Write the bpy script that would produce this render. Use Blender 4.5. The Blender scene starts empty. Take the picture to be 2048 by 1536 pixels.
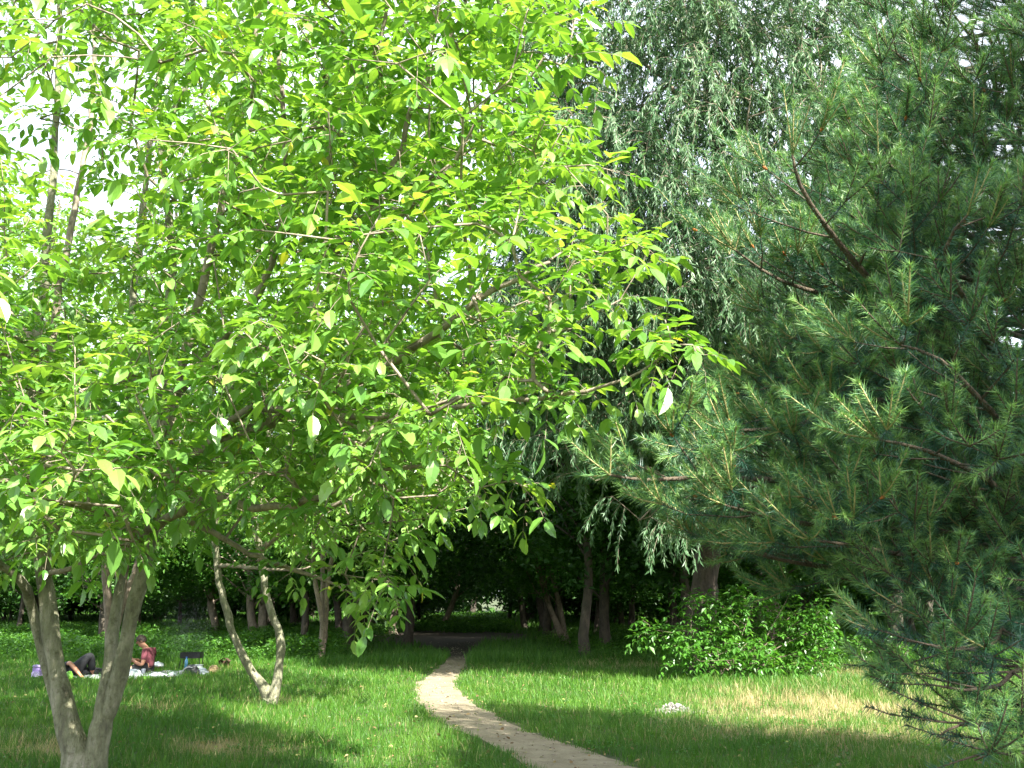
import bpy, bmesh, math, numpy as np
from mathutils import Vector, Matrix
SC = bpy.context.scene
COL = SC.collection
R = math.radians
# ------------------------------------------------------------------ camera, sky, sun, exposure
F = 1991.0; PITCH = R(11.97); CAMZ = 1.6
cam = bpy.data.cameras.new('camera'); co = bpy.data.objects.new('camera', cam); COL.objects.link(co)
co.location = (0, 0, CAMZ); co.rotation_euler = (R(90) + PITCH, 0, 0)
cam.lens = 35.0; cam.sensor_width = 36.0; cam.clip_end = 2000; cam.clip_start = 0.1
SC.camera = co
SUN_EL = R(44); SUN_AZ = R(145)          # azimuth measured clockwise from +Y (view direction)
sv = Vector((math.sin(SUN_AZ) * math.cos(SUN_EL), math.cos(SUN_AZ) * math.cos(SUN_EL), math.sin(SUN_EL)))
w = bpy.data.worlds.new("World"); SC.world = w; w.use_nodes = True
nt = w.node_tree; nt.nodes.clear()
sky = nt.nodes.new('ShaderNodeTexSky'); sky.sky_type = 'NISHITA'; sky.sun_disc = False
sky.sun_elevation = SUN_EL; sky.sun_rotation = SUN_AZ; sky.dust_density = 2.5; sky.air_density = 1.0
bg = nt.nodes.new('ShaderNodeBackground'); bg.inputs[1].default_value = 0.15
wo = nt.nodes.new('ShaderNodeOutputWorld')
# thin bright cloud over most of the sky
tcw = nt.nodes.new('ShaderNodeTexCoord'); nzw = nt.nodes.new('ShaderNodeTexNoise'); nzw.inputs['Scale'].default_value = 2.2; nzw.inputs['Detail'].default_value = 7
rpw = nt.nodes.new('ShaderNodeValToRGB'); rpw.color_ramp.elements[0].position = .3; rpw.color_ramp.elements[1].position = .55
rpw.color_ramp.elements[0].color = (.25, .25, .25, 1); rpw.color_ramp.elements[1].color = (.9, .9, .9, 1)
mxw = nt.nodes.new('ShaderNodeMix'); mxw.data_type = 'RGBA'; mxw.inputs['B'].default_value = (3.5, 3.7, 4.1, 1)
nt.links.new(tcw.outputs['Generated'], nzw.inputs['Vector']); nt.links.new(nzw.outputs['Fac'], rpw.inputs[0]); nt.links.new(rpw.outputs[0], mxw.inputs['Factor'])
nt.links.new(sky.outputs[0], mxw.inputs['A']); nt.links.new(mxw.outputs['Result'], bg.inputs[0]); nt.links.new(bg.outputs[0], wo.inputs[0])
sl = bpy.data.lights.new('sun', 'SUN'); sl.energy = 5.0; sl.angle = R(0.53); sl.color = (1, 0.96, 0.88)
so = bpy.data.objects.new('sun', sl); COL.objects.link(so)
so.rotation_euler = (-sv).to_track_quat('-Z', 'Y').to_euler(); so.location = (20, -20, 40)
SC.view_settings.view_transform = 'Standard'; SC.view_settings.look = 'None'
SC.view_settings.exposure = 2.1; SC.view_settings.gamma = 1.0
cy = SC.cycles
cy.max_bounces = 7; cy.diffuse_bounces = 4; cy.glossy_bounces = 2; cy.transmission_bounces = 5; cy.transparent_max_bounces = 6
cy.caustics_reflective = False; cy.caustics_refractive = False
cy.use_denoising = True
cy.sample_clamp_indirect = 6

# ------------------------------------------------------------------ helpers
sp, cp = math.sin(PITCH), math.cos(PITCH)
def at(px, py, Y):
    u = (px - 1024) / F; v = (768 - py) / F
    k = Y / (cp - v * sp)
    return np.array([u * k, Y, CAMZ + (sp + v * cp) * k])
def gnd(px, py):
    v = (768 - py) / F
    k = -CAMZ / (sp + v * cp)
    return np.array([(px - 1024) / F * k, (cp - v * sp) * k, 0.0])
def proj(P):
    P = np.asarray(P); d = P - np.array([0, 0, CAMZ])
    yc = d[..., 1] * cp + d[..., 2] * sp
    zc = -d[..., 1] * sp + d[..., 2] * cp
    yc = np.where(yc < .05, .05, yc)
    return 1024 + F * d[..., 0] / yc, 768 - F * zc / yc
def inpoly(px, py, poly):
    poly = np.asarray(poly, float); n = len(poly); c = np.zeros(px.shape, bool)
    j = n - 1
    for i in range(n):
        xi, yi = poly[i]; xj, yj = poly[j]
        m = ((yi > py) != (yj > py)) & (px < (xj - xi) * (py - yi) / ((yj - yi) if yj != yi else 1e-9) + xi)
        c ^= m; j = i
    return c
def norm(a):
    return a / np.maximum(np.linalg.norm(a, axis=-1, keepdims=True), 1e-9)
def tag(o, label=None, cat=None, group=None, kind=None):
    if label: o['label'] = label
    if cat: o['category'] = cat
    if group: o['group'] = group
    if kind: o['kind'] = kind
    return o
def empty(name, loc):
    o = bpy.data.objects.new(name, None); COL.objects.link(o); o.location = tuple(float(c) for c in loc)
    o.empty_display_size = .2
    return o
def npmesh(name, V, Fc, mat, parent=None, rnd=None, smooth=False, origin=None, extra=None):
    """V (n,3), Fc (m,k) -> one linked mesh object; coordinates are world, stored relative to the origin"""
    V = np.asarray(V, np.float32)
    if origin is None: origin = parent.location if parent is not None else (0, 0, 0)
    V = V - np.array(tuple(origin), np.float32)
    Fl = Fc if isinstance(Fc, list) else [Fc]
    me = bpy.data.meshes.new(name)
    me.vertices.add(len(V)); me.vertices.foreach_set('co', V.ravel())
    tot = np.concatenate([np.full(len(f), f.shape[1], np.int32) for f in Fl])
    idx = np.concatenate([f.ravel() for f in Fl]).astype(np.int32)
    st = np.concatenate([[0], np.cumsum(tot)[:-1]]).astype(np.int32)
    me.loops.add(len(idx)); me.loops.foreach_set('vertex_index', idx)
    me.polygons.add(len(tot)); me.polygons.foreach_set('loop_start', st)
    if smooth: me.polygons.foreach_set('use_smooth', np.ones(len(tot), bool))
    else: me.polygons.foreach_set('use_smooth', np.zeros(len(tot), bool))
    if rnd is not None:
        a = me.attributes.new('rnd', 'FLOAT', 'POINT'); a.data.foreach_set('value', np.asarray(rnd, np.float32))
    if extra is not None:
        a = me.attributes.new('mixf', 'FLOAT', 'POINT'); a.data.foreach_set('value', np.asarray(extra, np.float32))
    me.update(calc_edges=True)
    me.materials.append(mat)
    o = bpy.data.objects.new(name, me); COL.objects.link(o)
    if parent is not None: o.parent = parent
    else: o.location = tuple(float(c) for c in origin)
    return o
class Tubes:
    def __init__(s): s.V = []; s.F = []; s.n = 0
    def add(s, pts, rad, k=6, wob=0, rng=None, cap=True):
        P = np.asarray(pts, float); rad = np.asarray(rad, float)
        if len(P) < 2: return
        T = norm(np.gradient(P, axis=0))
        ref = np.array([0.13, 0.97, 0.2]) if abs(T[0][1]) < .8 else np.array([1., .1, .1])
        A = norm(np.cross(T, ref)); B = np.cross(T, A)
        th = np.arange(k) * 2 * math.pi / k
        rr = np.repeat(rad[:, None], k, 1)
        if wob and rng is not None: rr = rr * (1 + wob * rng.normal(0, 1, rr.shape))
        V = P[:, None] + rr[..., None] * (np.cos(th)[None, :, None] * A[:, None] + np.sin(th)[None, :, None] * B[:, None])
        m = len(P); s.V.append(V.reshape(-1, 3))
        i = np.arange(m - 1)[:, None] * k; j = np.arange(k)[None]; j2 = (j + 1) % k
        s.F.append((np.stack([i + j, i + j2, i + k + j2, i + k + j], -1).reshape(-1, 4) + s.n))
        s.n += m * k
        if cap and k <= 12:
            s.V.append(P[-1:] + T[-1:] * rad[-1] * .5); top = s.n; s.n += 1
            b = s.n - 1 - k
            jj = np.arange(k)
            s.F.append(np.stack([b + jj, b + (jj + 1) % k, np.full(k, top), np.full(k, top)], -1))
    def build(s, name, mat, parent, smooth=True, **kw):
        Fq = np.concatenate(s.F); tri = Fq[:, 2] == Fq[:, 3]
        fl = [Fq[~tri]]
        if tri.any(): fl.append(Fq[tri][:, :3])
        return npmesh(name, np.concatenate(s.V), fl, mat, parent, smooth=smooth, **kw)
def smoothline(pts, rad, step=.15):
    """Catmull-Rom through points with radii"""
    P = np.asarray(pts, float); r = np.asarray(rad, float)
    out = []; ro = []
    n = len(P)
    for i in range(n - 1):
        p0 = P[max(i - 1, 0)]; p1 = P[i]; p2 = P[i + 1]; p3 = P[min(i + 2, n - 1)]
        m = max(2, int(np.linalg.norm(p2 - p1) / step))
        for q in range(m):
            t = q / m
            out.append(.5 * (2 * p1 + (p2 - p0) * t + (2 * p0 - 5 * p1 + 4 * p2 - p3) * t * t + (3 * p1 - p0 - 3 * p2 + p3) * t ** 3))
            ro.append(r[i] * (1 - t) + r[i + 1] * t)
    out.append(P[-1]); ro.append(r[-1])
    return np.array(out), np.array(ro)

# ------------------------------------------------------------------ materials
def mat(name):
    m = bpy.data.materials.new(name); m.use_nodes = True; m.node_tree.nodes.clear()
    return m, m.node_tree
def N(t, ty, **kw):
    n = t.nodes.new(ty)
    for k, v in kw.items():
        if k in n.inputs: n.inputs[k].default_value = v
        else: setattr(n, k, v)
    return n
def ramp(t, src, stops):
    r = t.nodes.new('ShaderNodeValToRGB'); e = r.color_ramp.elements
    while len(e) < len(stops): e.new(.5)
    for el, (p, c) in zip(e, stops): el.position = p; el.color = (*c, 1)
    t.links.new(src, r.inputs[0]); return r.outputs[0]
def leaf_mat(name, stops, trans=.45, rough=.4, spec=.5, tcol=(1.5, 1.35, .55)):
    m, t = mat(name)
    a = N(t, 'ShaderNodeAttribute', attribute_name='rnd')
    c = ramp(t, a.outputs['Fac'], stops)
    p = N(t, 'ShaderNodeBsdfPrincipled', Roughness=rough); p.inputs['Specular IOR Level'].default_value = spec
    t.links.new(c, p.inputs['Base Color'])
    tr = N(t, 'ShaderNodeBsdfTranslucent')
    mul = N(t, 'ShaderNodeVectorMath', operation='MULTIPLY'); mul.inputs[1].default_value = tcol
    t.links.new(c, mul.inputs[0]); t.links.new(mul.outputs[0], tr.inputs[0])
    mx = N(t, 'ShaderNodeMixShader'); mx.inputs[0].default_value = trans
    t.links.new(p.outputs[0], mx.inputs[1]); t.links.new(tr.outputs[0], mx.inputs[2])
    o = N(t, 'ShaderNodeOutputMaterial'); t.links.new(mx.outputs[0], o.inputs[0])
    return m
def bark_mat(name, c1, c2, scale=8, bump=.5, moss=None):
    m, t = mat(name)
    tc = N(t, 'ShaderNodeTexCoord'); mp = N(t, 'ShaderNodeMapping'); mp.inputs['Scale'].default_value = (1, 1, .35)
    t.links.new(tc.outputs['Object'], mp.inputs[0])
    n = N(t, 'ShaderNodeTexNoise', Scale=scale, Detail=8, Roughness=.65); t.links.new(mp.outputs[0], n.inputs['Vector'])
    st = [(.3, c1), (.6, c2)]
    if moss: st = [(.3, c1), (.5, moss), (.66, c2)]
    c = ramp(t, n.outputs['Fac'], st)
    n3 = N(t, 'ShaderNodeTexNoise', Scale=scale * 1.6, Detail=9, Roughness=.7); t.links.new(tc.outputs['Object'], n3.inputs['Vector'])
    v3 = ramp(t, n3.outputs['Fac'], [(.34, (.6, .58, .5)), (.46, (1, 1, 1)), (.66, (1.15, 1.15, 1.1))])
    mv = N(t, 'ShaderNodeVectorMath', operation='MULTIPLY'); t.links.new(c, mv.inputs[0]); t.links.new(v3, mv.inputs[1])
    p = N(t, 'ShaderNodeBsdfPrincipled', Roughness=.85); t.links.new(mv.outputs[0], p.inputs['Base Color'])
    n2 = N(t, 'ShaderNodeTexNoise', Scale=scale * 5, Detail=4); t.links.new(mp.outputs[0], n2.inputs['Vector'])
    b = N(t, 'ShaderNodeBump', Strength=bump, Distance=.03); t.links.new(n2.outputs['Fac'], b.inputs['Height'])
    t.links.new(b.outputs[0], p.inputs['Normal'])
    o = N(t, 'ShaderNodeOutputMaterial'); t.links.new(p.outputs[0], o.inputs[0])
    return m
def plain(name, c, rough=.6, c2=None, scale=20, bump=0, trans=0):
    m, t = mat(name)
    p = N(t, 'ShaderNodeBsdfPrincipled', Roughness=rough)
    n = N(t, 'ShaderNodeTexNoise', Scale=scale, Detail=4)
    tc = N(t, 'ShaderNodeTexCoord'); t.links.new(tc.outputs['Object'], n.inputs['Vector'])
    c2 = c2 or tuple(x * .75 for x in c)
    t.links.new(ramp(t, n.outputs['Fac'], [(.35, c2), (.65, c)]), p.inputs['Base Color'])
    if bump:
        b = N(t, 'ShaderNodeBump', Strength=bump, Distance=.01); t.links.new(n.outputs['Fac'], b.inputs['Height'])
        t.links.new(b.outputs[0], p.inputs['Normal'])
    if trans: p.inputs['Transmission Weight'].default_value = trans
    o = N(t, 'ShaderNodeOutputMaterial'); t.links.new(p.outputs[0], o.inputs[0])
    return m
M = {}
M['walnut'] = leaf_mat('walnut_leaf', [(0, (.075, .20, .035)), (.45, (.15, .32, .055)), (.94, (.28, .45, .10)), (1, (.40, .42, .06))], .45, .32, .8, (1.5, 1.4, .5))
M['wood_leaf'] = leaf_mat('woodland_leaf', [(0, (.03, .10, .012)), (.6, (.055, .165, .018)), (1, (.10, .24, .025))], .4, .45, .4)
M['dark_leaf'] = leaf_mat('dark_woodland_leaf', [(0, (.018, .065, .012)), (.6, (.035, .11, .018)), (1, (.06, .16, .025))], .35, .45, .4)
M['shrub'] = leaf_mat('shrub_leaf', [(0, (.04, .14, .015)), (.6, (.075, .22, .025)), (1, (.13, .31, .05))], .4, .36, .5)
M['willow'] = leaf_mat('willow_leaf', [(0, (.04, .105, .04)), (.5, (.085, .18, .075)), (.8, (.15, .255, .13)), (1, (.25, .35, .21))], .35, .45, .5, (1.2, 1.25, .7))
M['needle'] = leaf_mat('pine_needle', [(0, (.018, .066, .042)), (.45, (.036, .115, .07)), (.75, (.07, .19, .075)), (1, (.24, .40, .11))], .2, .4, .5, (1.1, 1.2, .7))
M['bark'] = bark_mat('walnut_bark', (.10, .09, .06), (.31, .285, .215), 11, .9, (.19, .19, .115))
M['twig'] = bark_mat('walnut_twig_bark', (.12, .095, .07), (.30, .25, .185), 10, .3)
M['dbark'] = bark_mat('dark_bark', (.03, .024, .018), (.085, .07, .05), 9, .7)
M['wbark'] = bark_mat('willow_bark', (.02, .016, .012), (.075, .055, .04), 6, 1)
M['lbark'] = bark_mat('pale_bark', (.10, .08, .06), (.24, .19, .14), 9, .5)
M['pbark'] = bark_mat('pine_bark', (.045, .034, .022), (.12, .09, .06), 12, .8)
M['bud'] = plain('pine_bud', (.40, .14, .03), .8, (.25, .08, .02))

# ------------------------------------------------------------------ ground and path
PATH_PX = [(1900, 1760, 300), (1500, 1650, 230), (1270, 1575, 185), (1143, 1526, 150), (1096, 1504, 122), (1040, 1483, 108), (990, 1463, 98), (950, 1443, 96), (912, 1420, 86), (883, 1397, 74), (872, 1372, 62),
           (893, 1346, 42), (911, 1326, 38), (919, 1310, 34), (912, 1300, 66), (902, 1290, 120), (897, 1280, 160), (893, 1272, 200)]
PW = np.array([[*gnd(x, y)[:2], wpx / 2 * gnd(x, y)[1] / F] for x, y, wpx in PATH_PX])
_t = norm(np.gradient(PW[:, :2], axis=0)); PW[:, 2] = PW[:, 2] * np.maximum(.35, abs(_t[:, 1])) + .015
pl, plr = smoothline(np.c_[PW[:, :2], np.zeros(len(PW))], PW[:, 2], .12)
def path_dist(x, y):
    """signed distance (in metres) outside the worn path edge"""
    d = np.full(x.shape, 1e9)
    for (a, b, _), r in zip(pl[::2], plr[::2]):
        d = np.minimum(d, np.hypot(x - a, y - b) - r)
    return d
rng = np.random.default_rng(7)
def vnoise(x, y, s, seed=0):
    """cheap smooth 2-D noise 0..1"""
    r = np.random.default_rng(seed); G = r.random((64, 64))
    x = x / s + 100; y = y / s + 100
    xi = np.floor(x).astype(int); yi = np.floor(y).astype(int); fx = x - xi; fy = y - yi
    fx = fx * fx * (3 - 2 * fx); fy = fy * fy * (3 - 2 * fy)
    g = lambda a, b: G[a % 64, b % 64]
    return (g(xi, yi) * (1 - fx) + g(xi + 1, yi) * fx) * (1 - fy) + (g(xi, yi + 1) * (1 - fx) + g(xi + 1, yi + 1) * fx) * fy
def dryness(x, y):
    """0 lush, 1 dry straw; patches where the lawn is worn"""
    px, py = proj(np.stack([x, y, np.zeros_like(x)], -1))
    def blob(cx, cy, rx, ry): return np.exp(-(((px - cx) / rx) ** 2 + ((py - cy) / ry) ** 2))
    m = 1.0 * blob(1620, 1425, 170, 26) + .8 * blob(1480, 1400, 90, 14) + .8 * blob(1760, 1350, 90, 22) + .5 * blob(1850, 1450, 200, 60) + .55 * blob(1250, 1330, 130, 7) \
        + .8 * blob(450, 1500, 110, 16) + .6 * blob(90, 1500, 110, 25) + .4 * blob(560, 1405, 60, 8) + .35 * blob(320, 1420, 80, 12) + .3 * blob(1500, 1470, 250, 20)
    nz = vnoise(x, y, .45, 3) * .6 + vnoise(x, y, .16, 4) * .4
    return np.clip(1.0 * m * np.clip(nz * 2.6 - .62, 0, 1.1) + .12 * (nz - .5), 0, 1)
def make_ground():
    m, t = mat('ground_soil')
    tc = N(t, 'ShaderNodeTexCoord')
    n = N(t, 'ShaderNodeTexNoise', Scale=1.3, Detail=10, Roughness=.7); t.links.new(tc.outputs['Object'], n.inputs['Vector'])
    c = ramp(t, n.outputs['Fac'], [(.3, (.022, .035, .01)), (.5, (.045, .065, .016)), (.7, (.10, .09, .045))])
    dr = N(t, 'ShaderNodeAttribute', attribute_name='rnd')
    n2 = N(t, 'ShaderNodeTexNoise', Scale=30, Detail=6); t.links.new(tc.outputs['Object'], n2.inputs['Vector'])
    c2 = ramp(t, n2.outputs['Fac'], [(.3, (.22, .16, .085)), (.7, (.42, .33, .19))])
    mx = N(t, 'ShaderNodeMix', data_type='RGBA'); t.links.new(dr.outputs['Fac'], mx.inputs['Factor'])
    t.links.new(c, mx.inputs['A']); t.links.new(c2, mx.inputs['B'])
    p = N(t, 'ShaderNodeBsdfPrincipled', Roughness=.95); t.links.new(mx.outputs['Result'], p.inputs['Base Color'])
    b = N(t, 'ShaderNodeBump', Strength=.7, Distance=.04); t.links.new(n2.outputs['Fac'], b.inputs['Height']); t.links.new(b.outputs[0], p.inputs['Normal'])
    o = N(t, 'ShaderNodeOutputMaterial'); t.links.new(p.outputs[0], o.inputs[0])
    # variable grid: fine near, coarse to the horizon
    ys = np.concatenate([np.linspace(-600, -10, 12), np.linspace(-6, 4, 8), np.arange(5, 26, .2), np.linspace(28, 80, 25), np.linspace(100, 900, 16)])
    xs = np.concatenate([np.linspace(-700, -20, 16), np.arange(-14, 14, .2), np.linspace(18, 700, 16)])
    X, Y = np.meshgrid(xs, ys); nx = len(xs)
    V = np.stack([X, Y, np.zeros_like(X)], -1).reshape(-1, 3)
    i = np.arange(len(ys) - 1)[:, None] * nx + np.arange(nx - 1)[None]
    Fq = np.stack([i, i + 1, i + nx + 1, i + nx], -1).reshape(-1, 4)
    d = np.where((V[:, 1] > 7) & (V[:, 1] < 26) & (abs(V[:, 0]) < 14), dryness(V[:, 0], V[:, 1]), 0)
    g = npmesh('ground', V, Fq, m, rnd=d); tag(g, kind='structure')
    # worn path
    m, t = mat('path_soil')
    tc = N(t, 'ShaderNodeTexCoord')
    n = N(t, 'ShaderNodeTexNoise', Scale=3, Detail=12, Roughness=.8); t.links.new(tc.outputs['Object'], n.inputs['Vector'])
    c = ramp(t, n.outputs['Fac'], [(.32, (.15, .12, .075)), (.5, (.24, .20, .13)), (.7, (.33, .285, .195))])
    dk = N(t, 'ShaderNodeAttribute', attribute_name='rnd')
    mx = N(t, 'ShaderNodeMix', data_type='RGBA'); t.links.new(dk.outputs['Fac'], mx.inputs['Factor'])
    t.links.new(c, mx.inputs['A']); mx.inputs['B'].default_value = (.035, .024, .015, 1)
    p = N(t, 'ShaderNodeBsdfPrincipled', Roughness=.95); t.links.new(mx.outputs['Result'], p.inputs['Base Color'])
    n2 = N(t, 'ShaderNodeTexNoise', Scale=9, Detail=12, Roughness=.72); t.links.new(tc.outputs['Object'], n2.inputs['Vector'])
    b = N(t, 'ShaderNodeBump', Strength=1, Distance=.035); t.links.new(n2.outputs['Fac'], b.inputs['Height']); t.links.new(b.outputs[0], p.inputs['Normal'])
    o = N(t, 'ShaderNodeOutputMaterial'); t.links.new(p.outputs[0], o.inputs[0])
    T = norm(np.gradient(pl[:, :2], axis=0)); S = np.stack([T[:, 1], -T[:, 0]], -1)
    off = np.linspace(-1.25, 1.25, 9)
    V = []
    for k, q in enumerate(off):
        jit = (vnoise(pl[:, 0], pl[:, 1], .3, 20 + (k > 4)) - .5) * .12 if k in (0, 8) else 0
        xy = pl[:, :2] + S * ((plr * q)[:, None] + (np.asarray(jit)[:, None] if k in (0, 8) else 0))
        V.append(np.c_[xy, np.full(len(xy), .004)])
    V = np.stack(V, 1); n_, k_ = V.shape[:2]
    i = np.arange(n_ - 1)[:, None] * k_ + np.arange(k_ - 1)[None]
    Fq = np.stack([i, i + 1, i + k_ + 1, i + k_], -1).reshape(-1, 4)
    V = V.reshape(-1, 3)
    pth = npmesh('path', V, Fq, m, rnd=np.clip((V[:, 1] - 25) / 3, 0, 1)); tag(pth, kind='structure')  # far end blends to dark bare earth, canopy shade included in the colour
    # bare leaf-litter earth where the path enters the wood
    th = np.linspace(0, 2 * math.pi, 60, endpoint=False); c = gnd(890, 1274)
    r = 1 + .18 * np.sin(3 * th + 1) + .12 * np.sin(7 * th)
    V = np.c_[c[0] + np.cos(th) * r * 3.2, c[1] + np.sin(th) * r * 6.5, np.full(60, .008)]
    V = np.vstack([V, [[c[0], c[1], .008]]])
    Fq = np.stack([np.arange(60), (np.arange(60) + 1) % 60, np.full(60, 60)], -1)
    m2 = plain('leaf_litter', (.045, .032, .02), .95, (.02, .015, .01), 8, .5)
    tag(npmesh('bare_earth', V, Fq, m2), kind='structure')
make_ground()

# ------------------------------------------------------------------ grass
def blades(x, y, h, wdt, rng, lean=.5):
    n = len(x); a = rng.random(n) * 2 * math.pi; la = rng.random(n) * 2 * math.pi
    wv = np.stack([np.cos(a), np.sin(a), np.zeros(n)], -1) * (wdt / 2)[:, None]
    lv = np.stack([np.cos(la), np.sin(la), np.zeros(n)], -1) * (h * lean * rng.random(n))[:, None]
    b = np.stack([x, y, np.full(n, -.005)], -1)
    mid = b + lv * .35 + np.stack([0 * h, 0 * h, h * .55], -1)
    tip = b + lv + np.stack([0 * h, 0 * h, h], -1)
    V = np.stack([b - wv, b + wv, mid - wv * .8, mid + wv * .8, tip], 1).reshape(-1, 3)
    i = np.arange(n)[:, None] * 5
    Fq = np.concatenate([i + np.array([[0, 1, 3]]), i + np.array([[0, 3, 2]]), i + np.array([[2, 3, 4]])])
    return V, Fq
def make_grass():
    m, t = mat('grass_blade')
    a = N(t, 'ShaderNodeAttribute', attribute_name='rnd'); d = N(t, 'ShaderNodeAttribute', attribute_name='mixf')
    g = ramp(t, a.outputs['Fac'], [(0, (.035, .13, .011)), (.5, (.075, .205, .016)), (1, (.17, .31, .035))])
    s = ramp(t, a.outputs['Fac'], [(0, (.30, .24, .10)), (1, (.62, .52, .27))])
    mx = N(t, 'ShaderNodeMix', data_type='RGBA'); t.links.new(d.outputs['Fac'], mx.inputs['Factor']); t.links.new(g, mx.inputs['A']); t.links.new(s, mx.inputs['B'])
    p = N(t, 'ShaderNodeBsdfPrincipled', Roughness=.5); t.links.new(mx.outputs['Result'], p.inputs['Base Color'])
    tr = N(t, 'ShaderNodeBsdfTranslucent'); t.links.new(mx.outputs['Result'], tr.inputs[0])
    ms = N(t, 'ShaderNodeMixShader'); ms.inputs[0].default_value = .4; t.links.new(p.outputs[0], ms.inputs[1]); t.links.new(tr.outputs[0], ms.inputs[2])
    o = N(t, 'ShaderNodeOutputMaterial'); t.links.new(ms.outputs[0], o.inputs[0])
    rng = np.random.default_rng(11)
    n = 520000
    u = rng.random(n); Y = (8.2 ** .3 + u * (30 ** .3 - 8.2 ** .3)) ** (1 / .3)
    X = (rng.random(n) * 2 - 1) * (Y * .56 + .6)
    pd = path_dist(X, Y)
    dr = dryness(X, Y)
    tuft = vnoise(X, Y, .22, 5) * .6 + vnoise(X, Y, .09, 6) * .4
    edge = vnoise(X, Y, .35, 8) * .35 - .12
    keep = (pd > edge * np.minimum(1, 12 / Y)) & (rng.random(n) < (.35 + .9 * tuft) * (1 - .55 * dr))
    # the bare earth under the first trees
    c = gnd(890, 1274); keep &= ~((((X - c[0]) / 3.3) ** 2 + ((Y - c[1]) / 6.3) ** 2) < 1 + .3 * (vnoise(X, Y, .8, 9) - .5))
    X, Y, dr, tuft, pd = X[keep], Y[keep], dr[keep], tuft[keep], pd[keep]; n = len(X)
    px, py = proj(np.stack([X, Y, 0 * X], -1))
    tall = np.exp(-(((px - 1560) / 260) ** 2 + ((py - 1375) / 28) ** 2)) * .13 + np.exp(-(((px - 1850) / 220) ** 2 + ((py - 1400) / 60) ** 2)) * .1
    h = (.045 + .10 * rng.random(n) ** 1.5) * (.35 + 1.3 * tuft) + tall * rng.random(n) ** 1.3
    h *= np.clip(.35 + pd * 2.2, .35, 1)
    big = rng.random(n) < .004; h[big] += .06 + .1 * rng.random(big.sum())
    wd = .0042 * np.maximum(1, Y / 10) * (.7 + .8 * rng.random(n))
    V, Fq = blades(X, Y, h, wd, rng, .75)
    straw = (rng.random(n) < np.clip(dr * 1.15 + .03, 0, 1)).astype(float) * (.6 + .4 * rng.random(n)) + .15 * dr
    rn = np.clip(rng.random(n) * .6 + .35 * vnoise(X, Y, .9, 12), 0, 1)
    tag(npmesh('grass', V, Fq, m, rnd=np.repeat(rn, 5), extra=np.repeat(np.clip(straw, 0, 1), 5)),
        'fresh green lawn grass with dry straw patches either side of the path', 'grass', kind='stuff')
    # rough grass floor of the wood behind
    n = 170000
    Y = 24 + (rng.random(n) ** 1.5) * 70; X = (rng.random(n) * 2 - 1) * (Y * .58 + 1)
    c = gnd(890, 1274); keep = ~((((X - c[0]) / 3.3) ** 2 + ((Y - c[1]) / 6.3) ** 2) < 1) & (path_dist(X, Y) > 0)
    X, Y = X[keep], Y[keep]; n = len(X)
    h = (.1 + .22 * rng.random(n)) * (.4 + 1 * vnoise(X, Y, 2, 14)); wd = .010 * Y / 20 * (.8 + .6 * rng.random(n))
    V, Fq = blades(X, Y, h, wd, rng, .6)
    rn = rng.random(n)
    tag(npmesh('woodland_grass', V, Fq, m, rnd=np.repeat(rn * .7, 5), extra=np.zeros(5 * n)),
        'long shaded grass on the floor of the wood', 'grass', kind='stuff')
make_grass()

# ------------------------------------------------------------------ foliage generators
def frame(a, up):
    b = norm(np.cross(up, a)); n = np.cross(a, b)
    return b, n
LEAF_X = np.array([0, .3, .62, 1, .14, .42, .76, .14, .42, .76])
LEAF_Y = np.array([0, 0, 0, 0, .62, 1, .66, -.62, -1, -.66])
LEAF_F = np.array([[0, 1, 4], [4, 1, 5], [1, 2, 5], [5, 2, 6], [2, 3, 6], [0, 7, 1], [7, 8, 1], [1, 8, 2], [8, 9, 2], [2, 9, 3]])
def leaves(P, A, L, W, rng, up=None, fold=.25, curl=.25, jit=.35, lo=False):
    """broad leaves: base points P, directions A, lengths L, half widths W"""
    n = len(P)
    if up is None: up = np.array([0, 0, 1.])
    upv = norm(up + rng.normal(0, jit, (n, 3)))
    b, nn = frame(norm(A), upv)
    if lo:
        X = np.array([0, .45, 1, .45]); Y = np.array([0, 1, 0, -1.]); Fl = np.array([[0, 3, 2, 1]])
    else: X, Y, Fl = LEAF_X, LEAF_Y, LEAF_F
    A = norm(A)
    cu = (curl * (0.4 + rng.random(n)))[:, None, None]
    V = P[:, None] + A[:, None] * (L[:, None] * X)[..., None] + b[:, None] * (W[:, None] * Y)[..., None] \
        + nn[:, None] * ((W[:, None] * fold * abs(Y))[..., None] - cu * (L[:, None] * X ** 2)[..., None])
    k = len(X); i = np.arange(n)[:, None, None] * k
    return V.reshape(-1, 3), (i + Fl[None]).reshape(-1, Fl.shape[1]), k
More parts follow.
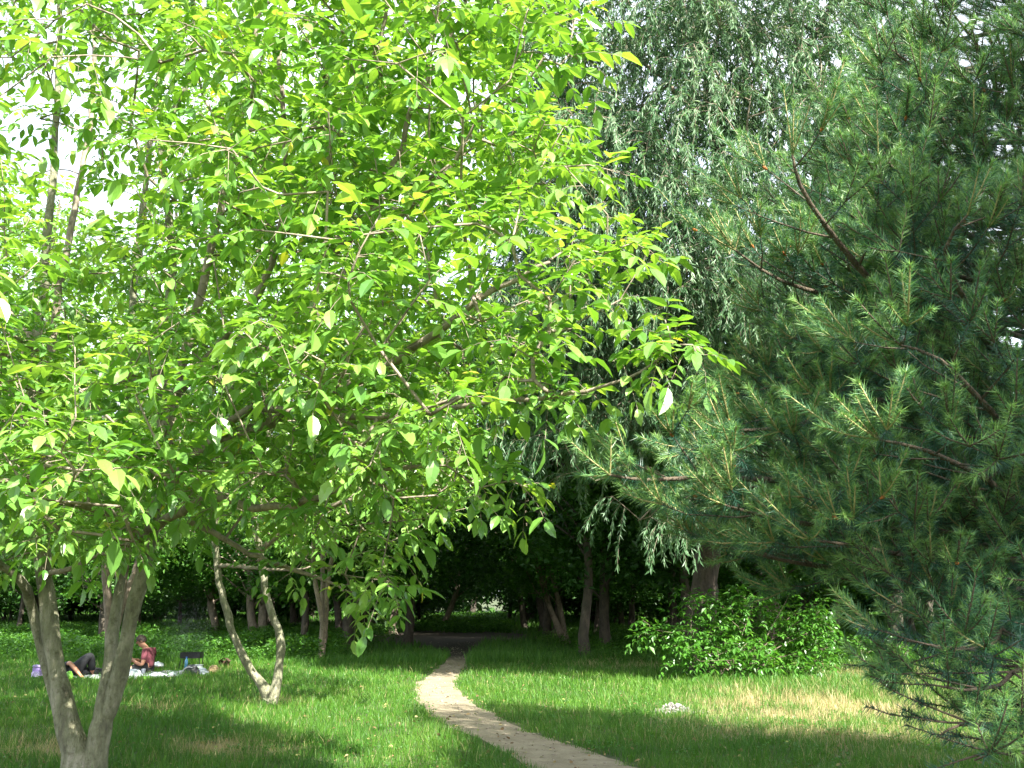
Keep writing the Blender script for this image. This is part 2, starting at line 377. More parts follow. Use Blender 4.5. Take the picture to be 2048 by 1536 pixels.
def compound(O, D, L, rng, pairs=3, leafl=.11, droop=.35, lo=False):
    """compound leaves (walnut): returns leaflets mesh arrays and per-vertex rnd, rachis lines"""
    n = len(O); D = norm(D); Z = np.array([0, 0, 1.])
    S = norm(np.cross(D, Z) + 1e-6)
    Ps, As, Ls, Ri = [], [], [], []
    base = rng.random(n)
    ts = np.linspace(.32, .88, pairs)
    for t in list(ts) + [1.0]:
        P = O + D * (L * t)[:, None] - Z * (droop * L * t * t)[:, None]
        Dt = norm(D - Z * (2 * droop * t))
        sides = (0,) if t == 1.0 else (-1, 1)
        for s in sides:
            if s == 0: A = Dt + rng.normal(0, .12, (n, 3)); l = leafl * 1.15
            else: A = Dt * .55 + S * s * .85 - Z * .22 + rng.normal(0, .2, (n, 3)); l = leafl * (.75 + .35 * t)
            Ps.append(P); As.append(norm(A)); Ls.append(l * (.6 + .65 * rng.random(n)) * (L / .27) ** .6); Ri.append(base)
    P = np.concatenate(Ps); A = np.concatenate(As); Lf = np.concatenate(Ls); rb = np.concatenate(Ri)
    keep = rng.random(len(P)) > .06
    P, A, Lf, rb = P[keep], A[keep], Lf[keep], rb[keep]
    V, Fc, k = leaves(P, A, Lf, Lf * .25, rng, fold=.3, curl=.22, jit=.3, lo=lo)
    rn = np.clip(rb * .62 + rng.random(len(P)) * .33, 0, .93)
    y = rng.random(len(P)) < .004; rn[y] = 1
    return V, Fc, np.repeat(rn, k), Lf
def grow_graph(limbs, targets, rng, step=.22, droop=0.0, bias=.35, tip_r=.004):
    """connect every target to the nearest wood so far; limbs: list of (pts, radii). returns nodes,parent,radius,tip ids"""
    pos = []; par = []; fixed = []
    for pts, rad, attach in limbs:
        P, r = smoothline(pts, rad, step)
        prev = -1
        if attach is not None and len(pos):
            prev = int(np.argmin(np.linalg.norm(np.array(pos) - P[0], axis=1)))
        for p, q in zip(P, r):
            pos.append(p); par.append(prev); fixed.append(q); prev = len(pos) - 1
    cap = len(pos) + len(targets) * 40
    PA = np.zeros((cap, 3)); n = len(pos); PA[:n] = pos
    base = PA[0]
    T = np.asarray(targets)
    d0 = np.array([np.min(np.linalg.norm(PA[:n] - t, axis=1)) for t in T])
    tips = []
    for ti in np.argsort(d0):
        t = T[ti]
        dv = PA[:n] - t
        d = np.linalg.norm(dv, axis=1)
        # prefer wood that lies lower and nearer to the base than the target
        cost = d + bias * np.maximum(0, dv[:, 2]) * 1.5 + np.where(fixed_arr(fixed, n) > .09, 0.25, 0)
        j = int(np.argmin(cost)); q = PA[j].copy(); L = d[j]
        k = max(2, int(L / step)); prev = j
        side = rng.normal(0, .09 * L, 3)
        for s in range(1, k + 1):
            u = s / k
            p = q + (t - q) * u + side * math.sin(math.pi * u) * 1.0 + np.array([0, 0, 1]) * (.12 * L * math.sin(math.pi * u)) + rng.normal(0, .012, 3)
            if s == k: p = t
            if n >= cap: break
            PA[n] = p; par.append(prev); fixed.append(0); prev = n; n += 1
        tips.append(n - 1)
    par = np.array(par); rad = np.zeros(n); ex = 2.35
    acc = np.zeros(n)
    for tp in tips: acc[tp] += tip_r ** ex
    # children always have a larger index than their parent
    for i in range(n - 1, 0, -1):
        acc[i] = max(acc[i], tip_r ** ex)
        if par[i] >= 0: acc[par[i]] += acc[i] if fixed[i] == 0 else 0
    rad = acc ** (1 / ex)
    fx = np.array(fixed); rad = np.where(fx > 0, fx, np.minimum(rad, .05))
    # ease the bends so twigs curve instead of kinking
    Q = PA[:n].copy(); free = (fx == 0) & (par >= 0); free[tips] = False; ii = np.nonzero(par >= 0)[0]
    for _ in range(4):
        sm = np.zeros_like(Q); ct = np.zeros(n); np.add.at(sm, par[ii], Q[ii]); np.add.at(ct, par[ii], 1)
        ok = free & (ct > 0)
        Q[ok] = .5 * Q[ok] + .25 * Q[par[ok]] + .25 * sm[ok] / ct[ok, None]
    return Q, par, rad, tips, fx
_fa = {}
def fixed_arr(fixed, n):
    a = _fa.get('a')
    if a is None or len(a) < n or _fa.get('id') != id(fixed):
        a = np.zeros(200000); _fa['a'] = a; _fa['id'] = id(fixed); _fa['m'] = 0
    m = _fa['m']
    if m < n: a[m:n] = fixed[m:n]; _fa['m'] = n
    return a[:n]
def graph_tubes(PA, par, rad, tips, fx, tb, kmin=4, thin=0):
    done = fx > 0
    for tp in tips:
        ch = [tp]; i = tp
        if done[i]: continue
        while True:
            done[i] = True; j = par[i]
            if j < 0: break
            ch.append(j)
            if done[j]: break
            i = j
        ch = ch[::-1]
        r = rad[ch].copy(); r[0] = min(r[0], r[1] * 1.3)
        if r[0] < thin: continue
        tb.add(PA[ch], r, 5 if r[0] > .012 else kmin)
def jitline(P, r, rng, a=.02):
    return P, r

# ------------------------------------------------------------------ walnut trees
def sample_blobs(blobs, n, rng, shell=.55):
    """points inside a union of ellipsoids, more of them towards the outside"""
    vol = np.array([b[3] * b[4] * b[5] for b in blobs]); pk = rng.choice(len(blobs), n, p=vol / vol.sum())
    B = np.array(blobs)[pk]
    d = norm(rng.normal(0, 1, (n, 3))); r = rng.random(n) ** (1 / 3); r = r * (1 - shell) + shell * (r ** .35)
    return B[:, :3] + d * r[:, None] * B[:, 3:6]
def spaced(P, dmin, rng):
    keep = []; cell = {}
    for i, p in enumerate(P):
        c = tuple((p // dmin).astype(int)); ok = True
        for dx in (-1, 0, 1):
            for dy in (-1, 0, 1):
                for dz in (-1, 0, 1):
                    for j in cell.get((c[0] + dx, c[1] + dy, c[2] + dz), ()):
                        if ((P[j] - p) ** 2).sum() < dmin * dmin: ok = False; break
                    if not ok: break
                if not ok: break
            if not ok: break
        if ok: keep.append(i); cell.setdefault(c, []).append(i)
    return P[keep]
def walnut(root, stems, limbs, tips3, rng, leafl=.11, per=6, pairs=3, lo=False, rach=.27, seglen=.3, bark='bark'):
    """stems: thick; limbs: secondary; tips3: shoot tips"""
    L = [(p, r, None if i == 0 else 1) for i, (p, r) in enumerate(stems + limbs)]
    PA, par, rad, tips, fx = grow_graph(L, tips3, rng)
    tb = Tubes()
    for i, (p, r) in enumerate(stems):
        P, rr = smoothline(p, r, .12)
        rr = rr * (1 + .05 * np.sin(np.arange(len(rr)) * 1.3 + i) + .03 * rng.normal(0, 1, len(rr)))
        P = P + rng.normal(0, .006, P.shape)
        tb.add(P, rr, 14, .02, rng)
    tb.build('trunk', M[bark], root)
    tb = Tubes()
    for p, r in limbs:
        P, rr = smoothline(p, r, .12); P = P + rng.normal(0, .008, P.shape); tb.add(P, rr, 8)
    graph_tubes(PA, par, rad, tips, fx, tb)
    # leaves round the last stretch of each shoot
    O, D, Ln = [], [], []
    for tp in tips:
        p = PA[tp]; q = PA[par[tp]]; ax = norm(p - q)
        k = int(per * (.7 + .6 * rng.random()))
        for s in range(k):
            az = s * 2.4 + rng.random(); back = seglen * (s / k) ** 1.2
            u = norm(np.cross(ax, [0.1, .2, 1])); v = np.cross(ax, u)
            d = norm(ax * (.75 - .5 * s / k) + (u * math.cos(az) + v * math.sin(az)) * .9 + np.array([0, 0, .22]))
            O.append(p - ax * back); D.append(d); Ln.append(rach * (.55 + .65 * rng.random()) * (.75 + .5 * s / k))
    O = np.array(O); D = np.array(D); Ln = np.array(Ln)
    V, Fc, rn, Lf = compound(O, D, Ln, rng, pairs, leafl, .33, lo)
    if not lo:
        for o_, d_, l_ in zip(O, D, Ln):
            ts = np.array([0, .5, 1.]); P = o_ + np.outer(ts * l_, d_) - np.outer(.33 * l_ * ts ** 2, [0, 0, 1]); tb.add(P, [.0028, .002, .0014], 3, cap=False)
    tb.build('branches', M['twig'], root)
    npmesh('crown', V, Fc, M['walnut'], root, rnd=rn)

def pxl(lst, dep):
    """pixel polyline -> world; dep is one depth or a list"""
    n = len(lst); dep = dep if hasattr(dep, '__len__') else [dep] * n
    return np.array([at(x, y, d) for (x, y), d in zip(lst, dep)])
POLY_A = [(-500, -900), (1050, -900), (1190, -300), (1215, 30), (1180, 90), (1150, 180), (1205, 265), (1275, 330), (1200, 420), (1325, 505), (1255, 600), (1215, 660), (1150, 690),
          (1170, 770), (1060, 830), (1040, 900), (1095, 960), (1085, 1015), (980, 1005), (870, 1060), (850, 1150), (775, 1225), (690, 1175), (560, 1140), (430, 1060), (330, 1110),
          (200, 1110), (140, 1150), (-60, 1150), (-500, 1100)]
# --- near walnut (two leaning stems, splitting again)
rA = np.random.default_rng(21)
YA = 9.35
rootA = empty('walnut_tree', gnd(165, 1545))
tag(rootA, 'large walnut tree in the left foreground, pale stems splitting at the base, bright wide crown', 'tree')
stemsA = [
    (pxl([(168, 1575), (158, 1534), (140, 1459), (127, 1412), (109, 1319), (98, 1240), (91, 1180), (84, 1100), (78, 1000), (72, 880), (72, 720), (90, 520), (108, 320), (118, 120), (122, -120), (130, -400)], YA),
     [.23, .165, .112, .095, .074, .078, .078, .072, .064, .06, .05, .042, .036, .03, .022, .014]),
    (pxl([(180, 1575), (190, 1520), (200, 1459), (210, 1412), (219, 1319), (230, 1240), (238, 1160), (243, 1100), (256, 960), (262, 760), (268, 560), (300, 300), (330, 0), (350, -300)], [YA, YA, YA, YA, YA + .06, YA + .1, YA + .15, YA + .2, YA + .3, YA + .5, YA + .7, YA + .8, YA + .9, YA + 1]),
     [.16, .115, .098, .085, .06, .05, .046, .044, .042, .04, .036, .03, .024, .016]),
    (pxl([(208, 1440), (224, 1400), (247, 1319), (260, 1240), (281, 1162), (296, 1100), (318, 950), (326, 840), (326, 700), (345, 520), (325, 290), (385, 120), (380, -150)], [YA, YA - .02, YA - .06, YA - .1, YA - .15, YA - .2, YA - .3, YA - .3, YA - .3, YA - .3, YA - .3, YA - .3, YA - .3]),
     [.076, .076, .072, .067, .064, .061, .057, .052, .046, .04, .033, .026, .018]),
    (pxl([(120, 1430), (102, 1370), (87, 1319), (71, 1245), (60, 1200), (40, 1160), (-20, 1110), (-120, 1000)], [YA + .03, YA + .06, YA + .1, YA + .1, YA, YA - .3, YA - .6, YA - 1]), [.06, .048, .036, .046, .046, .04, .03, .02]),
]
limbsA = [
    (pxl([(72, 880), (30, 800), (5, 700), (-60, 560)], [9.35, 9.2, 9, 8.7]), [.055, .045, .04, .03]),
    (pxl([(74, 690), (30, 640), (-10, 580), (-80, 480)], [9.35, 9.5, 9.7, 10]), [.05, .042, .035, .02]),
    (pxl([(88, 1000), (98, 830), (112, 620), (150, 420), (185, 200), (190, -50)], [9.4, 9.8, 10, 10.2, 10.3, 10.4]), [.05, .045, .04, .035, .03, .02]),
    (pxl([(324, 880), (352, 780), (395, 620), (432, 450), (480, 250), (520, 20)], [9, 8.9, 8.7, 8.5, 8.3, 8.1]), [.055, .05, .042, .035, .028, .02]),
    (pxl([(298, 1060), (350, 1030), (425, 995), (490, 1010), (570, 1012), (660, 985), (760, 940), (880, 930)], [9.1, 8.7, 8.2, 7.8, 7.5, 7.2, 6.9, 6.6]), [.045, .04, .035, .032, .028, .022, .016, .01]),
    (pxl([(310, 1000), (420, 890), (530, 850), (620, 800), (730, 755), (850, 680), (960, 600), (1100, 520)], [9, 8.6, 8.2, 7.8, 7.4, 7, 6.7, 6.4]), [.06, .055, .05, .045, .038, .03, .022, .012]),
    (pxl([(326, 820), (430, 700), (530, 560), (570, 400), (570, 280), (560, 120), (580, -100)], [9, 8.5, 8, 7.6, 7.4, 7.3, 7.2]), [.05, .042, .035, .028, .022, .018, .012]),
    (pxl([(560, 470), (620, 420), (655, 330), (680, 215), (745, 120), (775, 0), (790, -150)], [7.9, 7.5, 7.2, 7, 6.8, 6.6, 6.4]), [.032, .028, .024, .021, .018, .014, .01]),
    (pxl([(600, 560), (700, 480), (790, 330), (825, 220), (900, 80), (950, -60)], [8, 7.5, 7.1, 6.9, 6.8, 6.7]), [.035, .03, .024, .02, .015, .01]),
    (pxl([(680, 560), (790, 440), (880, 360), (925, 300), (948, 250)], [7.6, 7.2, 6.9, 6.8, 6.7]), [.03, .024, .019, .015, .01]),
    (pxl([(420, 890), (500, 820), (640, 830), (800, 830), (980, 805), (1170, 785), (1280, 740), (1345, 690)], [8.6, 8, 7.4, 6.8, 6.3, 5.9, 5.7, 5.6]), [.045, .038, .03, .022, .016, .011, .008, .006]),
    (pxl([(380, 1040), (450, 1078), (500, 1108), (590, 1140), (660, 1165), (690, 1180)], [9, 8.9, 8.8, 8.6, 8.5, 8.4]), [.03, .026, .022, .018, .012, .007]),
    (pxl([(292, 1090), (240, 1040), (150, 1010), (60, 1010)], [9.1, 8.3, 7.4, 6.8]), [.04, .03, .022, .014]),
    (pxl([(86, 1150), (130, 1140), (200, 1110), (260, 1090)], [9.3, 8.9, 8.4, 7.8]), [.03, .024, .018, .01]),
]
blobsA = [(-3.6, 8.6, 3.9, 3.0, 2.6, 1.9), (-2.0, 7.4, 4.4, 2.6, 2.2, 2.2), (-0.4, 6.6, 4.3, 1.7, 1.5, 2.2), (-4.6, 9.2, 6.2, 2.6, 2.4, 2.2), (-2.2, 8.0, 6.6, 2.4, 2.2, 1.8), (-1.5, 6.9, 2.7, 2.0, 1.4, 1.0), (-0.2, 6.3, 5.2, 1.3, 1.2, 1.8), (-5.2, 8.8, 3.0, 1.8, 2.0, 1.3), (-3.0, 6.2, 2.7, 1.2, 1.0, .7), (-1.5, 8.0, 2.1, 1.1, 1.0, .75)]
T = sample_blobs(blobsA, 9000, rA)
px, py = proj(T)
k = inpoly(px + 45, py, POLY_A) & ((T[:, 2] > 1.75) | (abs(px - 690) < 190)) & (T[:, 1] > 4.4)
# thinner towards the sky at the upper left
thin = np.exp(-(((px - 150) / 380) ** 2 + ((py - 300) / 320) ** 2))
k &= rA.random(len(T)) > .9 * thin
T = spaced(T[k], .25, rA)
T = np.vstack([T[:1300], [at(x, y, d) for x, y, d in [(720, 500, 4.7), (640, 545, 4.8), (760, 430, 4.7), (840, 470, 4.9), (860, 560, 5.0), (700, 600, 4.9), (450, 300, 5.0), (520, 640, 5.2), (300, 280, 5.2), (930, 790, 5.2), (760, 700, 5.1), (860, 830, 5.3), (740, 930, 5.4), (1150, 520, 5.4), (1050, 430, 5.4), (1215, 430, 5.7), (1180, 560, 5.8), (1180, 330, 6.0), (1140, 230, 6.2), (1280, 480, 5.8), (1100, 600, 5.6), (1000, 680, 5.5), (1090, 780, 5.8),  (1120, 130, 6.0), (1150, 40, 6.1), (1330, 640, 5.6), (1385, 690, 5.5), (1290, 700, 5.7), (1410, 740, 5.5), (1300, 745, 5.7), (1300, 500, 6.2), (1250, 350, 6.3), (1240, 600, 6.2), (1060, 990, 6.4), (1030, 960, 6.4), (1150, 780, 6), (790, 1190, 7), (760, 1150, 7), (1190, 50, 6.2), (1170, 120, 6.3), (1130, 660, 6.1),
      (250, 1100, 7.6), (215, 1090, 7.7), (170, 1080, 7.2), (60, 1080, 6.6), (120, 1060, 6.8), (40, 960, 6.5), (90, 930, 6.8), (290, 930, 6.9), (350, 950, 6.7), (300, 270, 6.6), (690, 1150, 8)]]])
print('A tips', len(T))
walnut(rootA, stemsA, limbsA, T, rA, leafl=.120, per=6, rach=.28)

# --- slender V walnut
rB = np.random.default_rng(31); YB = 15.4
rootB = empty('walnut_tree', gnd(541, 1397))
tag(rootB, 'slender walnut tree forking into a V right at the ground left of the path', 'tree')
stemsB = [
    (pxl([(545, 1402), (525, 1370), (492, 1325), (466, 1265), (447, 1200), (434, 1130), (430, 1050), (440, 950), (436, 860), (470, 760), (500, 640), (520, 500), (530, 300), (540, 100)], YB),
     [.125, .072, .058, .055, .053, .052, .058, .055, .05, .045, .04, .034, .026, .018]),
    (pxl([(540, 1402), (553, 1370), (560, 1320), (562, 1278), (548, 1238), (533, 1190), (520, 1100), (505, 980), (540, 860), (600, 720), (660, 560), (700, 400), (720, 200)], YB),
     [.125, .074, .058, .066, .054, .052, .056, .05, .045, .04, .034, .026, .018]),
]
limbsB = [
    (pxl([(436, 860), (410, 790), (385, 700), (370, 560), (350, 400)], [15.4, 15.2, 15, 14.8, 14.6]), [.05, .045, .04, .03, .02]),
    (pxl([(520, 1100), (600, 1040), (700, 1000), (800, 980), (900, 960)], [15.4, 15, 14.6, 14.2, 13.8]), [.045, .04, .03, .022, .015]),
    (pxl([(540, 860), (640, 800), (760, 760), (880, 700)], [15.4, 15, 14.5, 14]), [.045, .04, .03, .02]),
    (pxl([(434, 1130), (500, 1135), (560, 1140), (620, 1135)], [15.4, 14.8, 14.3, 13.9]), [.035, .028, .02, .012]),
]
blobsB = [(-3.6, 15.2, 6.0, 3.2, 3.0, 3.4), (-2.4, 14.5, 4.3, 3.0, 2.4, 2.0), (-4.2, 15.6, 8.6, 2.4, 2.4, 2.2), (-1.6, 14.0, 3.6, 1.8, 1.8, 1.2)]
T = sample_blobs(blobsB, 5000, rB); px, py = proj(T)
POLY_B = [(-400, -600), (1000, -600), (960, 400), (900, 700), (980, 900), (940, 1020), (860, 1080), (800, 1130), (640, 1160), (430, 1150), (300, 1150), (-300, 1150)]
thin = np.exp(-(((px - 180) / 360) ** 2 + ((py - 330) / 320) ** 2))
k = inpoly(px, py, POLY_B) & (T[:, 2] > 2.3) & (rB.random(len(T)) > .95 * thin)
T = spaced(T[k], .40, rB)[:650]; print('B tips', len(T))
walnut(rootB, stemsB, limbsB, T, rB, leafl=.115, per=7, pairs=3, lo=True, rach=.3)
# --- further walnuts behind on the left, each grown on its own
def walnut_behind(px0, Y, hgt, wid, seed, label, n=420, zlo=1.9, lean=(0, 0), r0=.13):
    r = np.random.default_rng(seed); b = np.array([(px0 - 1024) / F * Y * 1.0, Y, 0.])
    root = empty('walnut_tree', b); tag(root, label, 'tree', 'walnut trees behind the foreground walnut')
    stems = []; limbs = []
    for s in range(3):
        a = r.random() * 6.28; sprd = wid * .45
        P = [b + [0, 0, -.03]]
        for q in (.12, .3, .55, .8, 1):
            P.append(b + np.array([math.cos(a) * sprd * q ** 1.2 + lean[0] * q, math.sin(a) * sprd * q ** 1.2 + lean[1] * q, hgt * .88 * q]) + r.normal(0, .08, 3))
        stems.append((np.array(P), [r0, r0 * .75, r0 * .6, r0 * .45, r0 * .3, r0 * .12]))
        for e in range(2):
            q0 = P[2 + e]; a2 = a + r.normal(0, 1); d = np.array([math.cos(a2), math.sin(a2), .6]) * wid * .5
            limbs.append((np.array([q0, q0 + d * .5, q0 + d + [0, 0, .3]]), [r0 * .35, r0 * .25, r0 * .1]))
    c = b + [lean[0] * .6, lean[1] * .6, (hgt + zlo) / 2]
    bl = [(*c, wid, wid, (hgt - zlo) / 2)] + [(*(c + r.normal(0, 1, 3) * [wid * .5, wid * .5, hgt * .16]), wid * .55, wid * .55, hgt * .2) for _ in range(4)]
    T = sample_blobs(bl, n * 5, r); T = spaced(T[(T[:, 2] > zlo)], .42, r)[:n]
    walnut(root, stems, limbs, T, r, leafl=.125, per=7, pairs=3, lo=True, rach=.32, bark='lbark')
walnut_behind(-60, 14.5, 8.2, 2.6, 41, 'walnut tree half cut off by the left edge, behind the pale foreground stems', 420)
walnut_behind(250, 21, 9.0, 3.4, 42, 'walnut tree behind the picnickers, seen between the foreground stems', 520, 2.3)
walnut_behind(655, 26, 9.0, 3.4, 43, 'walnut tree behind and right of the slender forked walnut', 560, 2.2, (.4, 0), .09)

# ------------------------------------------------------------------ willow
def make_willow():
    r = np.random.default_rng(51); Y0 = 21.0
    root = empty('willow_tree', (at(1405, 1190, Y0)[0], Y0, 0)); tag(root, 'huge silvery willow tree with a dark thick trunk and hanging shoots behind the round shrub', 'tree')
    main = pxl([(1400, 1395), (1402, 1300), (1408, 1180), (1425, 1040), (1450, 880), (1500, 700), (1500, 560), (1455, 400), (1430, 260), (1410, 100), (1380, -100), (1360, -350)],
               [Y0] * 6 + [20.8, 20.5, 20.3, 20, 19.8, 19.6])
    stems = [(main, [.36, .30, .27, .26, .25, .23, .21, .17, .15, .12, .09, .05]),
             (pxl([(1500, 720), (1580, 560), (1630, 400), (1640, 240), (1600, 100), (1570, -40), (1560, -250)], [20, 20, 19.8, 19.6, 19.5, 19.4, 19.4]), [.17, .15, .13, .12, .10, .07, .04]),
             (pxl([(1605, 110), (1660, 20), (1730, -120), (1780, -300)], [19.5, 19.4, 19.3, 19.2]), [.08, .07, .05, .03])]
    limbs = []
    for pts, d, r0 in [
        ([(1450, 880), (1340, 800), (1220, 730), (1100, 690), (980, 660)], [20, 19.5, 19, 18.6, 18.2], .10),
        ([(1455, 400), (1370, 330), (1280, 290), (1200, 300), (1120, 350)], [19.8, 19.2, 18.6, 18, 17.5], .08),
        ([(1430, 260), (1340, 170), (1250, 100), (1150, 90)], [19.7, 19.4, 19, 18.8], .07),
        ([(1500, 600), (1420, 540), (1320, 520), (1230, 560)], [19.8, 19, 18.2, 17.6], .07),
        ([(1500, 640), (1620, 620), (1740, 640), (1850, 700)], [19.8, 19, 18.2, 17.6], .08),
        ([(1640, 300), (1750, 220), (1870, 200), (1980, 230)], [19.7, 19.3, 18.8, 18.4], .07),
        ([(1425, 1040), (1340, 960), (1260, 930), (1190, 960)], [20, 19.4, 18.8, 18.3], .07),
        ([(1440, 960), (1540, 900), (1640, 900), (1720, 950)], [20, 19.2, 18.4, 18], .07),
        ([(1410, 100), (1300, -50), (1200, -150)], [19.6, 19.4, 19.2], .06),
        ([(1425, 1000), (1380, 960), (1330, 990), (1280, 1040)], [20.6, 20, 19.4, 19], .05),
        ([(1430, 500), (1450, 420), (1480, 330), (1500, 200)], [19.8, 18.6, 17.6, 17], .06),
        ([(1380, -60), (1500, -120), (1640, -160)], [19.5, 18.4, 17.6], .06)]:
        limbs.append((pxl(pts, d), [r0 * (1 - .8 * i / (len(pts) - 1)) for i in range(len(pts))]))
    POLY = [(930, 640), (1010, 540), (960, 420), (1030, 300), (1000, 180), (960, 0), (950, -700), (2000, -700), (2100, 0), (2000, 400), (1900, 700), (1850, 900), (1720, 1080), (1500, 1110), (1430, 1130), (1300, 1110), (1240, 1110), (1180, 1020),
            (1080, 1010), (960, 900), (900, 760)]
    bl = [(4.2, 19.5, 9.5, 4.8, 3.6, 4.6), (3.6, 18.6, 6.0, 4.2, 3.0, 3.0), (2.0, 18.6, 7.5, 3.2, 2.6, 3.6), (6.0, 18.6, 6.5, 3.4, 2.6, 3.2), (4.0, 19, 13.2, 4.4, 3.2, 2.2), (2.6, 18.2, 4.3, 2.6, 1.8, 1.2), (0.8, 18.8, 6.6, 1.8, 1.8, 1.8), (5.6, 18.4, 4.6, 2.4, 1.6, 1.2), (3.0, 18.8, 3.6, 1.6, 1.2, .9)]
    T = sample_blobs(bl, 9000, r, .5); px, py = proj(T)
    k = inpoly(px, py, POLY)
    k &= (T[:, 1] > 17.8) | (T[:, 2] > 6.5)
    k &= r.random(len(T)) > np.clip((py - 780) / 150, 0, .85) * (px < 1440)
    # ragged windows to the sky
    for cx, cy, rx, ry, s in [(1310, 180, 60, 70, .95), (1480, 430, 40, 60, .9), (1340, 560, 60, 40, .9), (1720, 300, 60, 120, .6), (1480, 120, 50, 60, .7), (1180, 480, 90, 60, .6), (1020, 430, 60, 120, .7), (1600, 60, 60, 60, .5), (1560, 440, 40, 60, .7)]:
        k &= r.random(len(T)) > s * np.exp(-(((px - cx) / rx) ** 2 + ((py - cy) / ry) ** 2))
    T = spaced(T[k], .40, r)[:1700]; print('willow tips', len(T))
    L = [(p, q, None if i == 0 else 1) for i, (p, q) in enumerate(stems + limbs)]
    PA, par, rad, tips, fx = grow_graph(L, T, r, step=.35, tip_r=.006)
    tb = Tubes()
    for p, q in stems:
        P, rr = smoothline(p, q, .2); tb.add(P, rr * (1 + .06 * r.normal(0, 1, len(rr))), 14, .05, r)
    tb.build('trunk', M['wbark'], root)
    tb = Tubes()
    for p, q in limbs:
        P, rr = smoothline(p, q, .2); tb.add(P + r.normal(0, .02, P.shape), rr, 7)
    graph_tubes(PA, par, rad, tips, fx, tb)
    cs = main[6]
    PP, AA, LL, RR = [], [], [], []
    for tp in tips:
        p = PA[tp]; ax = norm(p - PA[par[tp]]); out = norm((p - cs) * [1, 1, .3])
        tone = r.random()
        for s in range(6):
            d = norm(out * .5 + ax * .5 + r.normal(0, .5, 3) + [0, 0, .25]); ln = .45 + 1.0 * r.random() ** 1.5
            m = 7; q = p - ax * r.random() * .4; pts = [q]
            for e in range(m):
                u = (e + 1) / m
                d = norm(d + np.array([0, 0, -1]) * .42 + r.normal(0, .07, 3)); q = q + d * ln / m; pts.append(q)
            pts = np.array(pts)
            tb.add(pts, np.linspace(.005, .002, m + 1), 3, cap=False)
            nl = int(ln * 38); t = np.sort(r.random(nl)) * m * .999; i0 = t.astype(int); fr = (t - i0)[:, None]
            PP.append(pts[i0] * (1 - fr) + pts[i0 + 1] * fr)
            dd = norm(pts[i0 + 1] - pts[i0])
            AA.append(norm(dd * .6 + r.normal(0, .4, (nl, 3)) + [0, 0, -.45])); LL.append(.11 + .07 * r.random(nl)); RR.append(np.clip(tone * .6 + r.random(nl) * .45, 0, 1))
    P = np.concatenate(PP); A = np.concatenate(AA); Ln = np.concatenate(LL); Rn = np.concatenate(RR); print('willow leaves', len(P))
    V, Fc, kk = leaves(P, A, Ln, Ln * .105, r, fold=.3, curl=.18, jit=.8, lo=True)
    tb.build('branches', M['twig'], root)
    npmesh('crown', V, Fc, M['willow'], root, rnd=np.repeat(Rn, kk))
make_willow()

